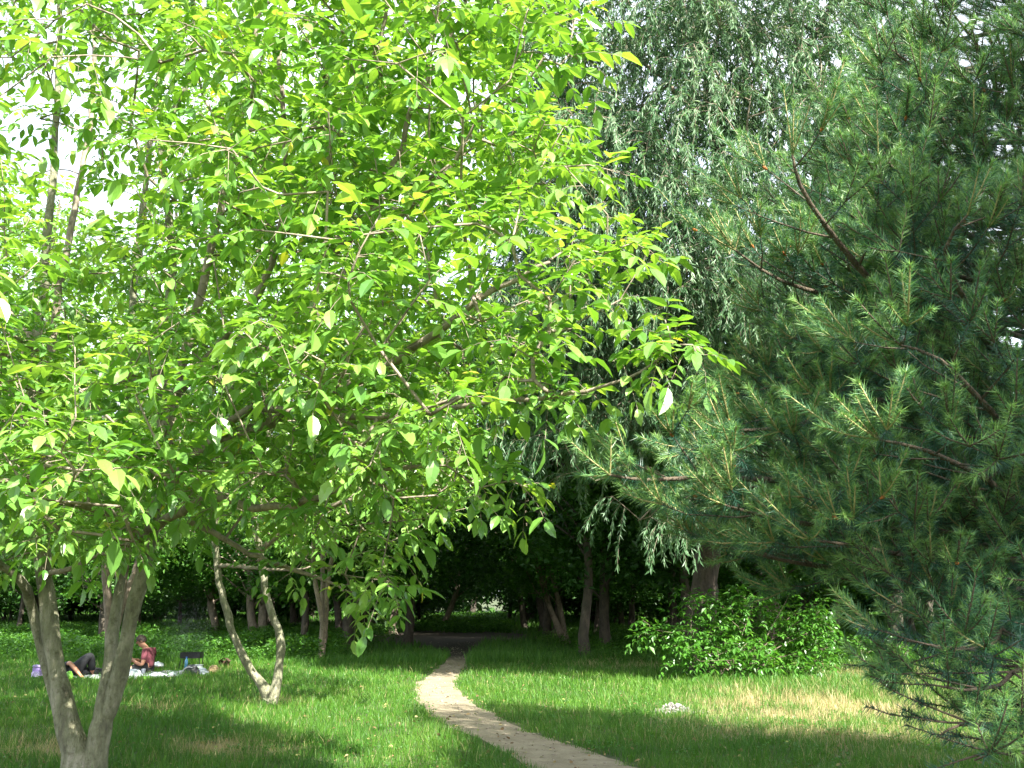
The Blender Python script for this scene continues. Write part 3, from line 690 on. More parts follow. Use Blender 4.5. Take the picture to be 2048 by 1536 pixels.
# ------------------------------------------------------------------ pine
def make_pine():
    r = np.random.default_rng(61)
    bx, by = 4.55, 7.2
    root = empty('pine_tree', (bx, by, 0)); tag(root, 'dark green pine tree filling the right edge with long bristly boughs', 'tree')
    tb = Tubes(); P, rr = smoothline(np.array([[bx, by, -.05], [bx + .05, by, 2], [bx, by + .05, 5], [bx + .05, by, 9]]), [.2, .16, .12, .03], .3); tb.add(P, rr, 14, .04, r)
    tb.build('trunk', M['pbark'], root)
    tb = Tubes(); buds = []; cd = Tubes()
    NP, ND, NL, NR = [], [], [], []
    def needles(p0, p1, dens, ln, tone, ang=.75, w=None):
        n = int(np.linalg.norm(p1 - p0) * dens)
        if n < 2: return
        u = r.random(n)[:, None]; ax = norm(p1 - p0)
        a = norm(np.cross(ax, [.3, .5, .8])); b = np.cross(ax, a); th = r.random(n)[:, None] * 6.283
        d = norm(ax * (ang + .3 * r.random((n, 1))) + (a * np.cos(th) + b * np.sin(th)) + r.normal(0, .08, (n, 3)))
        NP.append(p0 + (p1 - p0) * u); ND.append(d); NL.append(ln * (.75 + .4 * r.random(n))); NR.append(np.clip(tone + r.normal(0, .12, n), 0, 1))
    def visible(p):
        a, b = proj(p); return -60 < a < 2160 and -120 < b < 1640
    def shoots(p, d, scale, green=True):
        k = r.integers(3, 6); vis = visible(p)
        near = np.hypot(p[0], p[1]) < 7.2
        for s in range(k):
            dd = norm(d + r.normal(0, .5, 3) * (s > 0) + np.array([0, 0, .5])); L = scale * (.16 + .16 * r.random()) * (1.3 if s == 0 else .9)
            m1 = p + dd * L * .5; e = p + dd * L + np.array([0, 0, .02])
            (cd if vis and (r.random() < .1 or p[0] < 1.9) else tb).add(np.array([p, m1, e]), [.005, .0045, .003], 4)
            dens = 480 if (vis and near) else (300 if vis else 80)
            tn = .66 + .26 * r.random()
            needles(p, e, dens, .07, tn); 
            needles(e - dd * .05, e, dens * 1.8, .045, min(1, tn + .2), 1.6)
        if vis and near and r.random() < .3 and len(buds) < 90:
            bt = Tubes(); bt.add(np.array([p - d * .01, p + d * .012, p + d * .028]), [.006, .011, .004], 6); buds.append(bt)
    def bough(pts, rad, lat_from=.25, dead=False, fine=1.0):
        P, rr = smoothline(pts, rad, .12); tb.add(P + 0, rr, 7)
        S = np.concatenate([[0], np.cumsum(np.linalg.norm(np.diff(P, axis=0), axis=1))]); tot = S[-1]
        T = norm(np.gradient(P, axis=0)); side = 1
        s = tot * lat_from
        while s < tot - .08:
            i = min(np.searchsorted(S, s), len(P) - 1); side = -side
            rem = (tot - s); L = min(.95, .22 + rem * .42) * (.7 + .5 * r.random())
            sd = norm(np.cross(T[i], [0, 0, 1])) * side
            d = norm(T[i] * .75 + sd * .85 + np.array([0, 0, .10 + .25 * r.normal()])); q = P[i]; prev = q; m = max(2, int(L / .13)); pts2 = [q]
            for e in range(m):
                d = norm(d + T[i] * .08 + np.array([0, 0, .06]) + r.normal(0, .07, 3)); q = q + d * L / m; pts2.append(q)
                vis = visible(q)
                if not dead or r.random() < .7:
                    if e >= m * .1: needles(prev, q, 520 if vis else 110, .068, .12 + .25 * r.random(), .35)
                    if e > 0 and r.random() < .55 and L > .3:
                        d2 = norm(d * .8 + norm(np.cross(d, [0, 0, 1])) * (1 if e % 2 else -1) * .75 + [0, 0, .2]); l2 = .1 + .15 * r.random()
                        q2 = q + d2 * l2; tb.add(np.array([q, q + d2 * l2 * .5, q2]), [.0038, .0032, .0028], 4); needles(q, q2, 520 if vis else 110, .066, .2 + .2 * r.random(), .4)
                        if not dead: shoots(q2, d2, .8)
                prev = q
            pts2 = np.array(pts2); tb.add(pts2, np.linspace(min(.009, .004 + .007 * L), .003, len(pts2)), 5)
            if not dead or r.random() < .55: shoots(pts2[-1], d, 1.0)
            s += (.15 + .08 * r.random()) / fine
        for i in range(int(len(P) * .55), len(P) - 1):
            if not dead: needles(P[i], P[i + 1], 380, .06, .35, .35)
        if not dead: shoots(P[-1], T[-1], 1.15)
    # boughs placed after the photo (pixel, depth)
    def b(pts, d, r0, **kw): bough(np.vstack([[[bx, by, kw.pop('z0')]], pxl(pts, d)]), [r0 * (1 - .82 * i / len(pts)) for i in range(len(pts) + 1)], **kw)
    b([(2048, 705), (1940, 690), (1830, 645), (1740, 560), (1650, 450), (1600, 370), (1585, 310)], [6.9, 6.6, 6.3, 6.0, 5.7, 5.5, 5.4], .04, z0=3.3)
    b([(1990, 800), (1900, 790), (1780, 800), (1680, 810), (1600, 850), (1500, 860), (1450, 860)], [7, 6.8, 6.6, 6.4, 6.2, 6, 5.9], .035, z0=2.9)
    b([(1980, 640), (1850, 620), (1700, 600), (1560, 560), (1470, 500)], [7, 6.8, 6.6, 6.3, 6.1], .035, z0=3.5)
    b([(2000, 960), (1860, 960), (1700, 970), (1540, 960), (1400, 955), (1290, 960), (1220, 950)], [6.9, 6.6, 6.3, 6.0, 5.8, 5.7, 5.6], .035, z0=2.3)
    b([(2000, 1050), (1880, 1060), (1750, 1060), (1630, 1050), (1520, 1030), (1450, 1010)], [6.8, 6.4, 6.1, 5.8, 5.6, 5.5], .035, z0=2.1)
    b([(2010, 1090), (1920, 1100), (1820, 1110), (1700, 1090), (1620, 1080)], [6.7, 6.2, 5.8, 5.5, 5.3], .03, z0=1.9)
    b([(1960, 480), (1860, 420), (1780, 330), (1740, 250)], [7, 6.7, 6.4, 6.2], .032, z0=4.0)
    b([(1980, 330), (1900, 260), (1860, 200), (1840, 160)], [7, 6.6, 6.2, 6.0], .03, z0=4.6)
    b([(2020, 260), (1990, 170), (1960, 100), (1900, 20)], [7, 6.7, 6.5, 6.3], .03, z0=4.8)
    b([(2000, 560), (1900, 500), (1830, 440), (1700, 380)], [7.4, 7.4, 7.4, 7.4], .032, z0=3.9)
    b([(2000, 860), (1880, 870), (1740, 900), (1620, 930), (1480, 900)], [7.2, 7.2, 7.1, 7, 7], .032, z0=2.7)
    b([(2020, 720), (1930, 600), (1890, 500), (1935, 430)], [6.2, 5.6, 5.2, 5.0], .03, z0=3.2)
    b([(2060, 900), (1980, 820), (1880, 720), (1800, 690)], [6, 5.4, 5, 4.8], .03, z0=2.8)
    b([(2060, 1000), (1960, 950), (1850, 900), (1760, 880)], [6, 5.4, 5, 4.8], .03, z0=2.5)
    b([(2000, 740), (1880, 740), (1740, 740), (1600, 760), (1520, 780)], [7.4, 7.2, 7, 6.9, 6.8], .032, z0=3.1)
    b([(2010, 1180), (1930, 1190), (1860, 1180), (1780, 1150)], [6.4, 5.9, 5.6, 5.4], .025, z0=1.7)
    b([(2000, 1120), (1880, 1130), (1740, 1140), (1620, 1130), (1520, 1110), (1450, 1090)], [6.9, 6.7, 6.5, 6.3, 6.2, 6.1], .03, z0=1.8)
    b([(1990, 1080), (1840, 1090), (1680, 1110), (1540, 1110), (1420, 1090)], [7.3, 7.3, 7.2, 7.1, 7], .03, z0=2.0)
    b([(2000, 940), (1840, 900), (1680, 860), (1560, 800), (1500, 750)], [7.6, 7.6, 7.5, 7.4, 7.3], .03, z0=2.5)
    # the rest of the tree, whorl by whorl
    z = 1.85
    while z < 8.9:
        L = (3.1 * (1 - (z / 9.6) ** 1.3) + .3) * min(1, .62 + .3 * (z - 1.85))
        for s in range(8):
            a = (s + r.random() * .7) * 6.283 / 8; Lr = L * (.75 + .3 * r.random())
            c, s_ = math.cos(a), math.sin(a)
            pts = np.array([[bx, by, z], [bx + c * Lr * .4, by + s_ * Lr * .4, z + .04 * Lr], [bx + c * Lr * .8, by + s_ * Lr * .8, z + .12 * Lr], [bx + c * Lr, by + s_ * Lr, z + .22 * Lr]])
            bough(pts, [.03, .02, .012, .006], .3)
        z += .36
    # low sparse boughs, mostly bare twigs, at the bottom right
    for pts, d in [([(2060, 1240), (1980, 1290), (1900, 1300), (1860, 1290)], [5.6, 5.2, 5, 4.9]), ([(2060, 1430), (1990, 1450), (1920, 1450), (1880, 1470)], [5.6, 5.3, 5.1, 5]),
                   ([(2070, 1330), (2000, 1370), (1930, 1380), (1870, 1370)], [5.4, 5.2, 5, 4.9]), ([(2080, 1500), (2010, 1490), (1950, 1520)], [5.2, 5, 4.8]), ([(2040, 1200), (1960, 1240), (1880, 1250), (1820, 1220)], [6, 5.8, 5.6, 5.5])]:
        b(pts, d, .018, z0=1.2, dead=True, fine=1.6, lat_from=.35)
    tb.build('branches', M['pbark'], root)
    cd.build('young_shoots', plain('young_shoot', (.34, .31, .13), .7, (.24, .20, .08), 30), root)
    for bt in buds: bt.build('cone', M['bud'], root)
    P = np.concatenate(NP); D = np.concatenate(ND); Ln = np.concatenate(NL); Rn = np.concatenate(NR); n = len(P); print('needles', n)
    sd = norm(np.cross(D, norm(r.normal(0, 1, (n, 3))))) * .0019
    V = np.stack([P - sd, P + sd, P + D * Ln[:, None] + np.array([0, 0, -.004])], 1).reshape(-1, 3)
    Fc = np.arange(3 * n).reshape(-1, 3)
    npmesh('crown', V, Fc, M['needle'], root, rnd=np.repeat(Rn, 3))
make_pine()

# ------------------------------------------------------------------ woodland trees behind
def wood_variant(seed, hgt, wid, zlo, n, leaf):
    r = np.random.default_rng(seed)
    bl = [(0, 0, (hgt + zlo) / 2, wid, wid, (hgt - zlo) / 2)]
    for _ in range(7):
        a = r.random() * 6.28; q = wid * .7 * r.random() ** .5
        bl.append((math.cos(a) * q, math.sin(a) * q, zlo + (hgt - zlo) * (.15 + .75 * r.random()), wid * .45, wid * .45, (hgt - zlo) * .18))
    C = sample_blobs(bl, n // 26, r, .75)
    k = 26
    P = np.repeat(C, k, 0) + r.normal(0, .2, (len(C) * k, 3))
    P = P[P[:, 2] > zlo * .85]; m = len(P)
    A = norm(r.normal(0, 1, (m, 3)) * [1, 1, .4] + [0, 0, -.25]); L = leaf * (.7 + .6 * r.random(m))
    V, Fc, kk = leaves(P, A, L, L * .3, r, jit=.5, lo=True)
    tone = np.repeat(r.random(len(C)), k)[:m] if m == len(C) * k else r.random(m)
    rn = np.repeat(np.clip(.5 * tone + .5 * r.random(m), 0, 1), kk)
    return V, Fc, rn, C[C[:, 2] > zlo]
VAR = {}
def get_var(key):
    if key not in VAR:
        s, h, w_, z, n, l, mt = key
        V, Fc, rn, C = wood_variant(s, h, w_, z, n, l)
        o = npmesh('crown', V, Fc, M[mt], None, rnd=rn); me = o.data; bpy.data.objects.remove(o)
        VAR[key] = (me, C)
    return VAR[key]
def wood_tree(b, top_lean, key, label, group, stems=1, r0=.16, bark='dbark', seed=0, name='woodland_tree', rot=0, sc=1.0):
    r = np.random.default_rng(seed + 900)
    me, C = get_var(key)
    root = empty(name, (b[0], b[1], 0)); tag(root, label, 'tree', group)
    tb = Tubes(); b3 = np.array([b[0], b[1], 0.]); h = key[1] * sc
    ca, sa = math.cos(rot), math.sin(rot)
    for s in range(stems):
        o = np.array([(s - (stems - 1) / 2) * r0 * 1.3, 0, 0]); ln = np.array([top_lean[0] + (s - (stems - 1) / 2) * .9, top_lean[1], 0])
        P = [b3 + o + [0, 0, -.05]] + [b3 + o + ln * q ** .9 + [0, 0, h * .85 * q] + r.normal(0, .06, 3) * [1, 1, 0] for q in (.06, .2, .4, .6, .8, 1)]
        P, rr = smoothline(np.array(P), [r0 * 1.35, r0, r0 * .85, r0 * .7, r0 * .5, r0 * .3, r0 * .1], .3)
        tb.add(P, rr * (1 + .05 * r.normal(0, 1, len(rr))), 9, .04, r)
        for c in C[r.choice(len(C), 14)]:
            c = np.array([c[0] * ca - c[1] * sa, c[0] * sa + c[1] * ca, c[2]]) * sc + b3 + np.array([top_lean[0], top_lean[1], 0]) * .7
            z = max(1.2, c[2] * .55); q = P[np.argmin(abs(P[:, 2] - z))]
            tb.add(np.array([q, (q + c) / 2 + [0, 0, .15] + r.normal(0, .12, 3), c]), [r0 * .3, r0 * .18, r0 * .06], 4)
    tb.build('trunk', M[bark], root)
    c = bpy.data.objects.new('crown', me); COL.objects.link(c); c.parent = root
    c.location = (top_lean[0] * .7, top_lean[1] * .7, 0); c.rotation_euler = (0, 0, rot); c.scale = (sc, sc, sc)
    return root
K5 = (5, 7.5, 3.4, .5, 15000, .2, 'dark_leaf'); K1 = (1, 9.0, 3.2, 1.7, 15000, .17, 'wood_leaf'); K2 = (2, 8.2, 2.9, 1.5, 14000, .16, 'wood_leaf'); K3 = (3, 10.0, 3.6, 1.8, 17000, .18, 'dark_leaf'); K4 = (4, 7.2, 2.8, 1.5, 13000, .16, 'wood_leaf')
def gx(px, py): g = gnd(px, py); return (g[0], g[1])
G1 = 'trees at the edge of the dark wood'
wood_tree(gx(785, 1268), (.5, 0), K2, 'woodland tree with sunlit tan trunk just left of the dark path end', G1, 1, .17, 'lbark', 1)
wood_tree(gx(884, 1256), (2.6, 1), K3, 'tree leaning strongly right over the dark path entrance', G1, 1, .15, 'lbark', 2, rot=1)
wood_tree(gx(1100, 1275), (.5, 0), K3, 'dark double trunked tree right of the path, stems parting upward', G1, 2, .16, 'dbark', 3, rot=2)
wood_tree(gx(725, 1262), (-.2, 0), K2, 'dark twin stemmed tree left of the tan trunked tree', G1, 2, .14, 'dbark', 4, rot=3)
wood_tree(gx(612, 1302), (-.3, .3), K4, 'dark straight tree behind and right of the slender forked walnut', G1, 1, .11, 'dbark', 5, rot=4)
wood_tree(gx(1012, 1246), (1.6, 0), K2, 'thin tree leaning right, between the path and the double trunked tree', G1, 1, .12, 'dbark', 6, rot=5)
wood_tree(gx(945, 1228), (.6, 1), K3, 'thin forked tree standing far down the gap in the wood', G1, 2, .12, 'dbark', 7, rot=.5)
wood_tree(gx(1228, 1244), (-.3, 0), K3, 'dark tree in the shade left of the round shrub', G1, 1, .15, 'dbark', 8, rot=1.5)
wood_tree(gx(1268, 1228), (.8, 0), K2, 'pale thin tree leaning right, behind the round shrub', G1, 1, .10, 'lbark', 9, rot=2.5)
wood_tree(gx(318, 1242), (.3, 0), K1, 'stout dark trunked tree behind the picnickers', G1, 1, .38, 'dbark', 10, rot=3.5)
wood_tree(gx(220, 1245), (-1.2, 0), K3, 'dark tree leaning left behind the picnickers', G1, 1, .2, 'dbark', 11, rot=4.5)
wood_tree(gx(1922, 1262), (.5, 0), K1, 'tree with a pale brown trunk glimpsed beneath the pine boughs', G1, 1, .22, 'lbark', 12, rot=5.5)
wood_tree((1.9, 26.5), (.2, .5), K3, 'tall dark leafy tree behind the left side of the willow, close to the path', G1, 1, .14, 'dbark', 15, rot=2.2, sc=1.12)
wood_tree((-3.4, 33), (.9, 0), K3, 'tall dark tree behind the gap between the big walnut and the willow', G1, 1, .15, 'dbark', 16, rot=1.2, sc=1.1)
wood_tree((4.6, 27), (0, .4), K3, 'tall dark tree straight behind the willow trunk', G1, 1, .16, 'dbark', 17, rot=3.2, sc=1.1)
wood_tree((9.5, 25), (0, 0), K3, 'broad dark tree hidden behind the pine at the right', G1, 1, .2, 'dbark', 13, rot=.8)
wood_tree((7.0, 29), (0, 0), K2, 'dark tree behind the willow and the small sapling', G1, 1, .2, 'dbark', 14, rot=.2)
r = np.random.default_rng(77); placed = []
cnt = 0
for tries in range(4000):
    Y = 29 + r.random() ** .8 * 52; X = (r.random() * 2 - 1) * (Y * .60 + 2)
    if any(math.hypot(X - a, Y - b_) < 2.7 for a, b_ in placed): continue
    u = 1024 + F * X / (Y * cp)
    if 880 < u < 1050 and Y > 24 : 
        if not (u < 915 and Y > 60): continue
    if 960 < u < 1010: continue
    placed.append((X, Y)); K = [K1, K2, K3, K4][r.integers(4)]
    if X < 0: K = [K1, K4, K2, K4][r.integers(4)]
    if Y > 50: K = K5
    side = 'left' if u < 900 else 'right'
    lab = {'left': 'dim tree among many alike in the wood left of the path', 'right': 'dim tree among many alike in the wood right of the path'}[side]
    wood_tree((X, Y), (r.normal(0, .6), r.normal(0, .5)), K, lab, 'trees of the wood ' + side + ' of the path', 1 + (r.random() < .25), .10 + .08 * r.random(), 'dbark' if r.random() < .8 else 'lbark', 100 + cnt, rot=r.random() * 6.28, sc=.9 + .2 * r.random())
    cnt += 1
    if cnt >= 150: break
print('wood trees', cnt)
# far wood beyond the clearing
def far_wood():
    r = np.random.default_rng(88); n = 90000
    a = (r.random(n) * 2 - 1); X = a * 95; Y = 90 + 10 * r.random(n) + abs(a) * 5
    top = 7.0 + 2.5 * vnoise(X, X * 0, 6, 5) + 2 * vnoise(X, X * 0, 2.2, 6)
    gap = np.exp(-((X + 1.5) / 1.0) ** 2)
    Z = top * r.random(n) ** .8
    k = r.random(n) > .93 * gap
    P = np.stack([X, Y, Z], -1)[k]; n = len(P); A = norm(r.normal(0, 1, (n, 3)))
    L = .5 + .4 * r.random(n)
    V, Fc, kk = leaves(P, A, L, L * .35, r, jit=.8, lo=True)
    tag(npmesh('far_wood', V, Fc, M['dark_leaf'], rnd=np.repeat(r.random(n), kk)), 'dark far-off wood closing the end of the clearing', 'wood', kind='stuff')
far_wood()

# unseen tree added beside the camera to throw shade across the pine
KS = (9, 13.0, 3.6, 5.2, 26000, .2, 'dark_leaf')
wood_tree((9.5, -.4), (0, 0), KS, 'unseen tall dark tree added right of the frame to shade the pine', None, 1, .25, 'dbark', 55)
# ------------------------------------------------------------------ undergrowth
def litter():
    r = np.random.default_rng(95); n = 2600
    Y = 8.5 + 16 * r.random(n) ** 1.4; X = (r.random(n) * 2 - 1) * Y * .54
    P = np.stack([X, Y, .012 + .05 * r.random(n) * (path_dist(X, Y) > 0)], -1)
    A = norm(r.normal(0, 1, (n, 3)) * [1, 1, .15]); L = .02 + .045 * r.random(n)
    V, Fc, kk = leaves(P, A, L, L * .3, r, jit=.5)
    m = leaf_mat('dry_leaf', [(0, (.10, .06, .03)), (.5, (.25, .17, .08)), (.8, (.42, .34, .16)), (1, (.2, .3, .05))], .15, .7, .2, (1, 1, 1))
    tag(npmesh('fallen_leaves', V, Fc, m, rnd=np.repeat(r.random(n), kk)), 'dry fallen leaves scattered over the lawn and the path', 'fallen leaves', kind='stuff')
    n = 15000; Y = 8.4 + 12 * r.random(n) ** 1.3; X = (r.random(n) * 2 - 1) * Y * .55
    k = (vnoise(X, Y, .55, 71) > .60) & (path_dist(X, Y) > .03); X, Y = X[k], Y[k]; n = len(X)
    st = np.repeat(np.stack([X, Y, .02 + .07 * r.random(n)], -1), 3, 0) + r.normal(0, .006, (n * 3, 3))
    A = norm(r.normal(0, 1, (n * 3, 3)) * [1, 1, .3]); L = .016 + .022 * r.random(n * 3)
    V, Fc, kk = leaves(st, A, L, L * .42, r, jit=.4, lo=True)
    tag(npmesh('clover', V, Fc, M['shrub'], rnd=np.repeat(r.random(n * 3) * .6, kk)), 'patches of clover and small weeds among the lawn grass', 'clover', kind='stuff')
    # stones and clods on the path
    k = r.integers(0, len(pl) - 40, 900); T = norm(np.gradient(pl[:, :2], axis=0)); S = np.stack([T[:, 1], -T[:, 0]], -1)
    xy = pl[k, :2] + S[k] * (plr[k] * np.clip(r.normal(0, .6, 900), -1.1, 1.1))[:, None] + r.normal(0, .05, (900, 2))
    sz = .006 + .016 * r.random(900) ** 3; ico = bmesh.new(); bmesh.ops.create_icosphere(ico, subdivisions=1, radius=1)
    iv = np.array([v.co for v in ico.verts]); fc = np.array([[v.index for v in f.verts] for f in ico.faces]); ico.free()
    V = np.c_[xy, sz * .4][:, None] + iv[None] * sz[:, None, None] * (1 + .5 * r.random((900, 1, 3))) * [1, 1, .6]
    Fc = (np.arange(900)[:, None, None] * len(iv) + fc[None]).reshape(-1, 3)
    tag(npmesh('pebbles', V.reshape(-1, 3), Fc, plain('pebble', (.34, .29, .22), .9, (.16, .13, .09), 30), smooth=True), 'small stones and crumbs of earth on the worn path', 'pebbles', kind='stuff')
litter()
def undergrowth():
    r = np.random.default_rng(91)
    def field(n, xr, yr, hf, leaf, name, lab, mt, dens=None):
        X = xr[0] + r.random(n) * (xr[1] - xr[0]); Y = yr[0] + r.random(n) * (yr[1] - yr[0])
        k = vnoise(X, Y, 1.3, 30) * .7 + vnoise(X, Y, .5, 31) * .3 > .32
        if dens is not None: k &= r.random(n) < dens(X, Y)
        X, Y = X[k], Y[k]; n = len(X)
        H = hf(X, Y) * (.5 + .7 * vnoise(X, Y, .9, 32)); per = 16
        st = np.stack([X, Y, 0 * X], -1); u = r.random((n, per)) ** .7
        P = st[:, None] + np.stack([r.normal(0, .05, (n, per)), r.normal(0, .05, (n, per)), u * H[:, None]], -1)
        P = P.reshape(-1, 3); m = len(P)
        A = norm(r.normal(0, 1, (m, 3)) * [1, 1, .35]); L = leaf * (.6 + .7 * r.random(m))
        V, Fc, kk = leaves(P, A, L, L * .27, r, jit=.4, lo=True)
        tag(npmesh(name, V, Fc, M[mt], rnd=np.repeat(r.random(m), kk)), lab, 'undergrowth', kind='stuff')
    field(9000, (-19, -4.2), (24.5, 42), lambda x, y: .55 + 0 * x, .09, 'undergrowth', 'tall pale herbs and nettles behind the picnickers', 'wood_leaf', lambda x, y: np.clip((-x - 3.5) / 3, 0, 1))
    field(5200, (-.2, 12), (24, 44), lambda x, y: .45 + 0 * x, .07, 'undergrowth', 'low dark leafy herbs in the shade right of the path', 'wood_leaf', lambda x, y: np.clip((x - .6) / 2, 0, 1))
    field(2600, (-5, 0), (44, 75), lambda x, y: .4 + 0 * x, .12, 'undergrowth', 'low herbs along the far gap in the wood', 'wood_leaf')
undergrowth()

# ------------------------------------------------------------------ shrub, saplings
def shrub(name, c, blobs, n, seed, label, leafl, per, cat='shrub', stems=9, sr=.014, dmin=.13, mt='shrub', extra=(), pairs=2):
    r = np.random.default_rng(seed); root = empty(name, c); tag(root, label, cat)
    T = spaced(sample_blobs(blobs, n * 4, r, .6), dmin, r); T = T[T[:, 2] > .12][:n]; cm = T.mean(0); kq = r.random(len(T)) < .12; T[kq] = cm + (T[kq] - cm) * (1.08 + .2 * r.random((kq.sum(), 1))); T = T[T[:, 2] > .1]
    if len(extra): T = np.vstack([T, extra])
    L = []
    for s in range(stems):
        t = T[r.integers(len(T))]; b0 = np.array(c) + r.normal(0, .18 if stems > 1 else 0, 3) * [1, .6, 0]
        L.append((np.array([b0 - [0, 0, .02], (b0 * .6 + t * .4) + [0, 0, .12], t * .9 + b0 * .1]), [sr, sr * .8, sr * .3], None))
    PA, par, rad, tips, fx = grow_graph(L, T, r, step=.14, tip_r=.0025)
    tb = Tubes()
    for p, q, _ in L: P, rr = smoothline(p, q, .1); tb.add(P, rr, 6)
    graph_tubes(PA, par, rad, tips, fx, tb)
    tb.build('stems', M['lbark'], root)
    O, D, Ln = [], [], []
    for tp in tips:
        p = PA[tp]; ax = norm(p - PA[par[tp]])
        for s in range(per):
            az = s * 2.4 + r.random(); u = norm(np.cross(ax, [.1, .2, 1])); v = np.cross(ax, u)
            O.append(p - ax * .12 * s / per); D.append(norm(ax * .5 + u * math.cos(az) + v * math.sin(az) + [0, 0, .15])); Ln.append(.16 + .1 * r.random())
    V, Fc, rn, _ = compound(np.array(O), np.array(D), np.array(Ln), r, pairs, leafl, .3, True)
    npmesh('foliage', V, Fc, M[mt], root, rnd=rn)
    return root
cs = gnd(1470, 1360)
def wp(px, py, d): return tuple(at(px, py, d))
Ys = cs[1]
shrub('shrub', cs, [(*wp(1440, 1255, Ys), .42, .5, .42), (*wp(1530, 1240, Ys + .4), .45, .5, .40), (*wp(1600, 1270, Ys + .1), .42, .5, .45), (*wp(1360, 1275, Ys - .3), .36, .4, .28), (*wp(1400, 1310, Ys - .5), .4, .4, .34), (*wp(1490, 1310, Ys - .4), .55, .5, .32), (*wp(1580, 1325, Ys - .1), .5, .5, .25), (*wp(1395, 1210, Ys - .2), .28, .3, .26), (*wp(1490, 1205, Ys), .25, .3, .2), (*wp(1625, 1235, Ys + .2), .3, .4, .28), (*wp(1310, 1262, Ys - .4), .26, .25, .12)], 700, 101,
      'wide loose shrub of glossy green leaves at the foot of the willow', .135, 5, stems=26, dmin=.19,
      extra=[wp(1285, 1240, Ys - .3), wp(1275, 1280, Ys - .3), wp(1300, 1270, Ys - .3), wp(1330, 1330, Ys - .6), wp(1345, 1300, Ys - .6), wp(1360, 1180, Ys - .3), wp(1470, 1175, Ys), wp(1650, 1200, Ys), wp(1580, 1185, Ys), wp(1540, 1180, Ys), wp(1380, 1335, Ys - .7), wp(1665, 1270, Ys), wp(1430, 1190, Ys), wp(1345, 1225, Ys - .3)])
c2 = gnd(1633, 1362)
shrub('sapling', c2, [(*wp(1640, 1270, c2[1]), .28, .25, .5)], 40, 102, 'thin straight pale sapling at the right side of the wide shrub', .10, 4, 'sapling', 1, .014)
c3 = gnd(1762, 1345)
shrub('sapling', c3, [(*wp(1765, 1290, c3[1]), .55, .3, .2), (*wp(1735, 1280, c3[1]), .35, .25, .15)], 60, 103, 'small pale sapling with a flat leafy top between shrub and pine', .10, 4, 'sapling', 2, .012)

# ------------------------------------------------------------------ people on the picnic blanket
def skinned(name, P, E, Rd, m, parent, sub=2, root=0, origin=(0, 0, 0)):
    me = bpy.data.meshes.new(name); me.from_pydata([tuple(map(float, p)) for p in P], E, [])
    o = bpy.data.objects.new(name + '_tmp', me); COL.objects.link(o)
    sk = o.modifiers.new('skin', 'SKIN'); sk.use_smooth_shade = True
    lay = me.skin_vertices[0].data
    for i, q in enumerate(Rd):
        q = q if hasattr(q, '__len__') else (q, q)
        lay[i].radius = q; lay[i].use_root = (i == root)
    ss = o.modifiers.new('sub', 'SUBSURF'); ss.levels = sub; ss.render_levels = sub
    dg = bpy.context.evaluated_depsgraph_get(); dg.update()
    nm = bpy.data.meshes.new_from_object(o.evaluated_get(dg)); bpy.data.objects.remove(o)
    nm.name = name; nm.materials.clear(); nm.materials.append(m)
    for p in nm.polygons: p.use_smooth = True
    ob = bpy.data.objects.new(name, nm); COL.objects.link(ob); ob.parent = parent
    return ob
skin_m = plain('skin', (.42, .21, .13), .55, (.36, .17, .10), 6)
hair_m = plain('hair', (.035, .022, .014), .7, (.02, .012, .008), 60, .5)
black_m = plain('black_cloth', (.012, .013, .017), .85, (.007, .008, .01), 12, .3)
maroon_m = plain('maroon_cloth', (.15, .035, .05), .85, (.11, .025, .035), 9, .4)
eye_m = plain('eye', (.02, .015, .012), .2)
class Body:
    def __init__(s): s.P = []; s.E = []; s.R = []
    def v(s, p, r, par=None):
        s.P.append(np.array(p, float)); s.R.append(r); i = len(s.P) - 1
        if par is not None: s.E.append((par, i))
        return i
    def chain(s, par, pts, rad):
        for p, r in zip(pts, rad): par = s.v(p, r, par)
        return par
    def hand(s, wrist, fd, sd, curl):
        """palm, four unequal curled fingers, a thumb from the side of the palm"""
        w = s.P[wrist]; fd = norm(np.array(fd, float)); sd = norm(np.array(sd, float)); cu = norm(np.array(curl, float))
        palm = s.v(w + fd * .045, (.034, .018), wrist)
        k = s.v(w + fd * .085, (.036, .014), palm)
        for q, L in zip((-1.5, -.5, .5, 1.5), (.06, .075, .07, .052)):
            b0 = w + fd * .098 + sd * q * .017
            s.chain(k, [b0, b0 + fd * L * .45 + cu * L * .25, b0 + fd * L * .7 + cu * L * .65], [.009, .0085, .007])
        t0 = w + fd * .05 - sd * .04
        s.chain(palm, [t0, t0 + fd * .03 - sd * .014 + cu * .012, t0 + fd * .05 - sd * .012 + cu * .025], [.011, .010, .008])
def head(b, neck, c, fw, upv, sc=1.0):
    """skull, jaw, nose and ears on the neck vertex; fw = facing, returns the side vector"""
    fw = norm(np.array(fw, float)); upv = norm(np.array(upv, float)); sd = norm(np.cross(fw, upv)); c = np.array(c, float)
    j = b.v(c - upv * .055 + fw * .012, (.062, .066), neck)
    m = b.v(c + upv * .012, (.078, .094), j)
    t = b.v(c + upv * .068 - fw * .01, (.066, .078), m)
    b.v(c + upv * .098 - fw * .01, (.035, .04), t)
    n = b.v(c - upv * .012 + fw * .098, .013, m); b.v(c - upv * .022 + fw * .112, .010, n)
    b.v(c - upv * .085 + fw * .062, .026, j)
    for q in (-1, 1): e = b.v(c - upv * .01 + sd * q * .082 - fw * .005, .012, m); b.v(c + upv * .012 + sd * q * .09 - fw * .015, .010, e)
    return fw, upv, sd
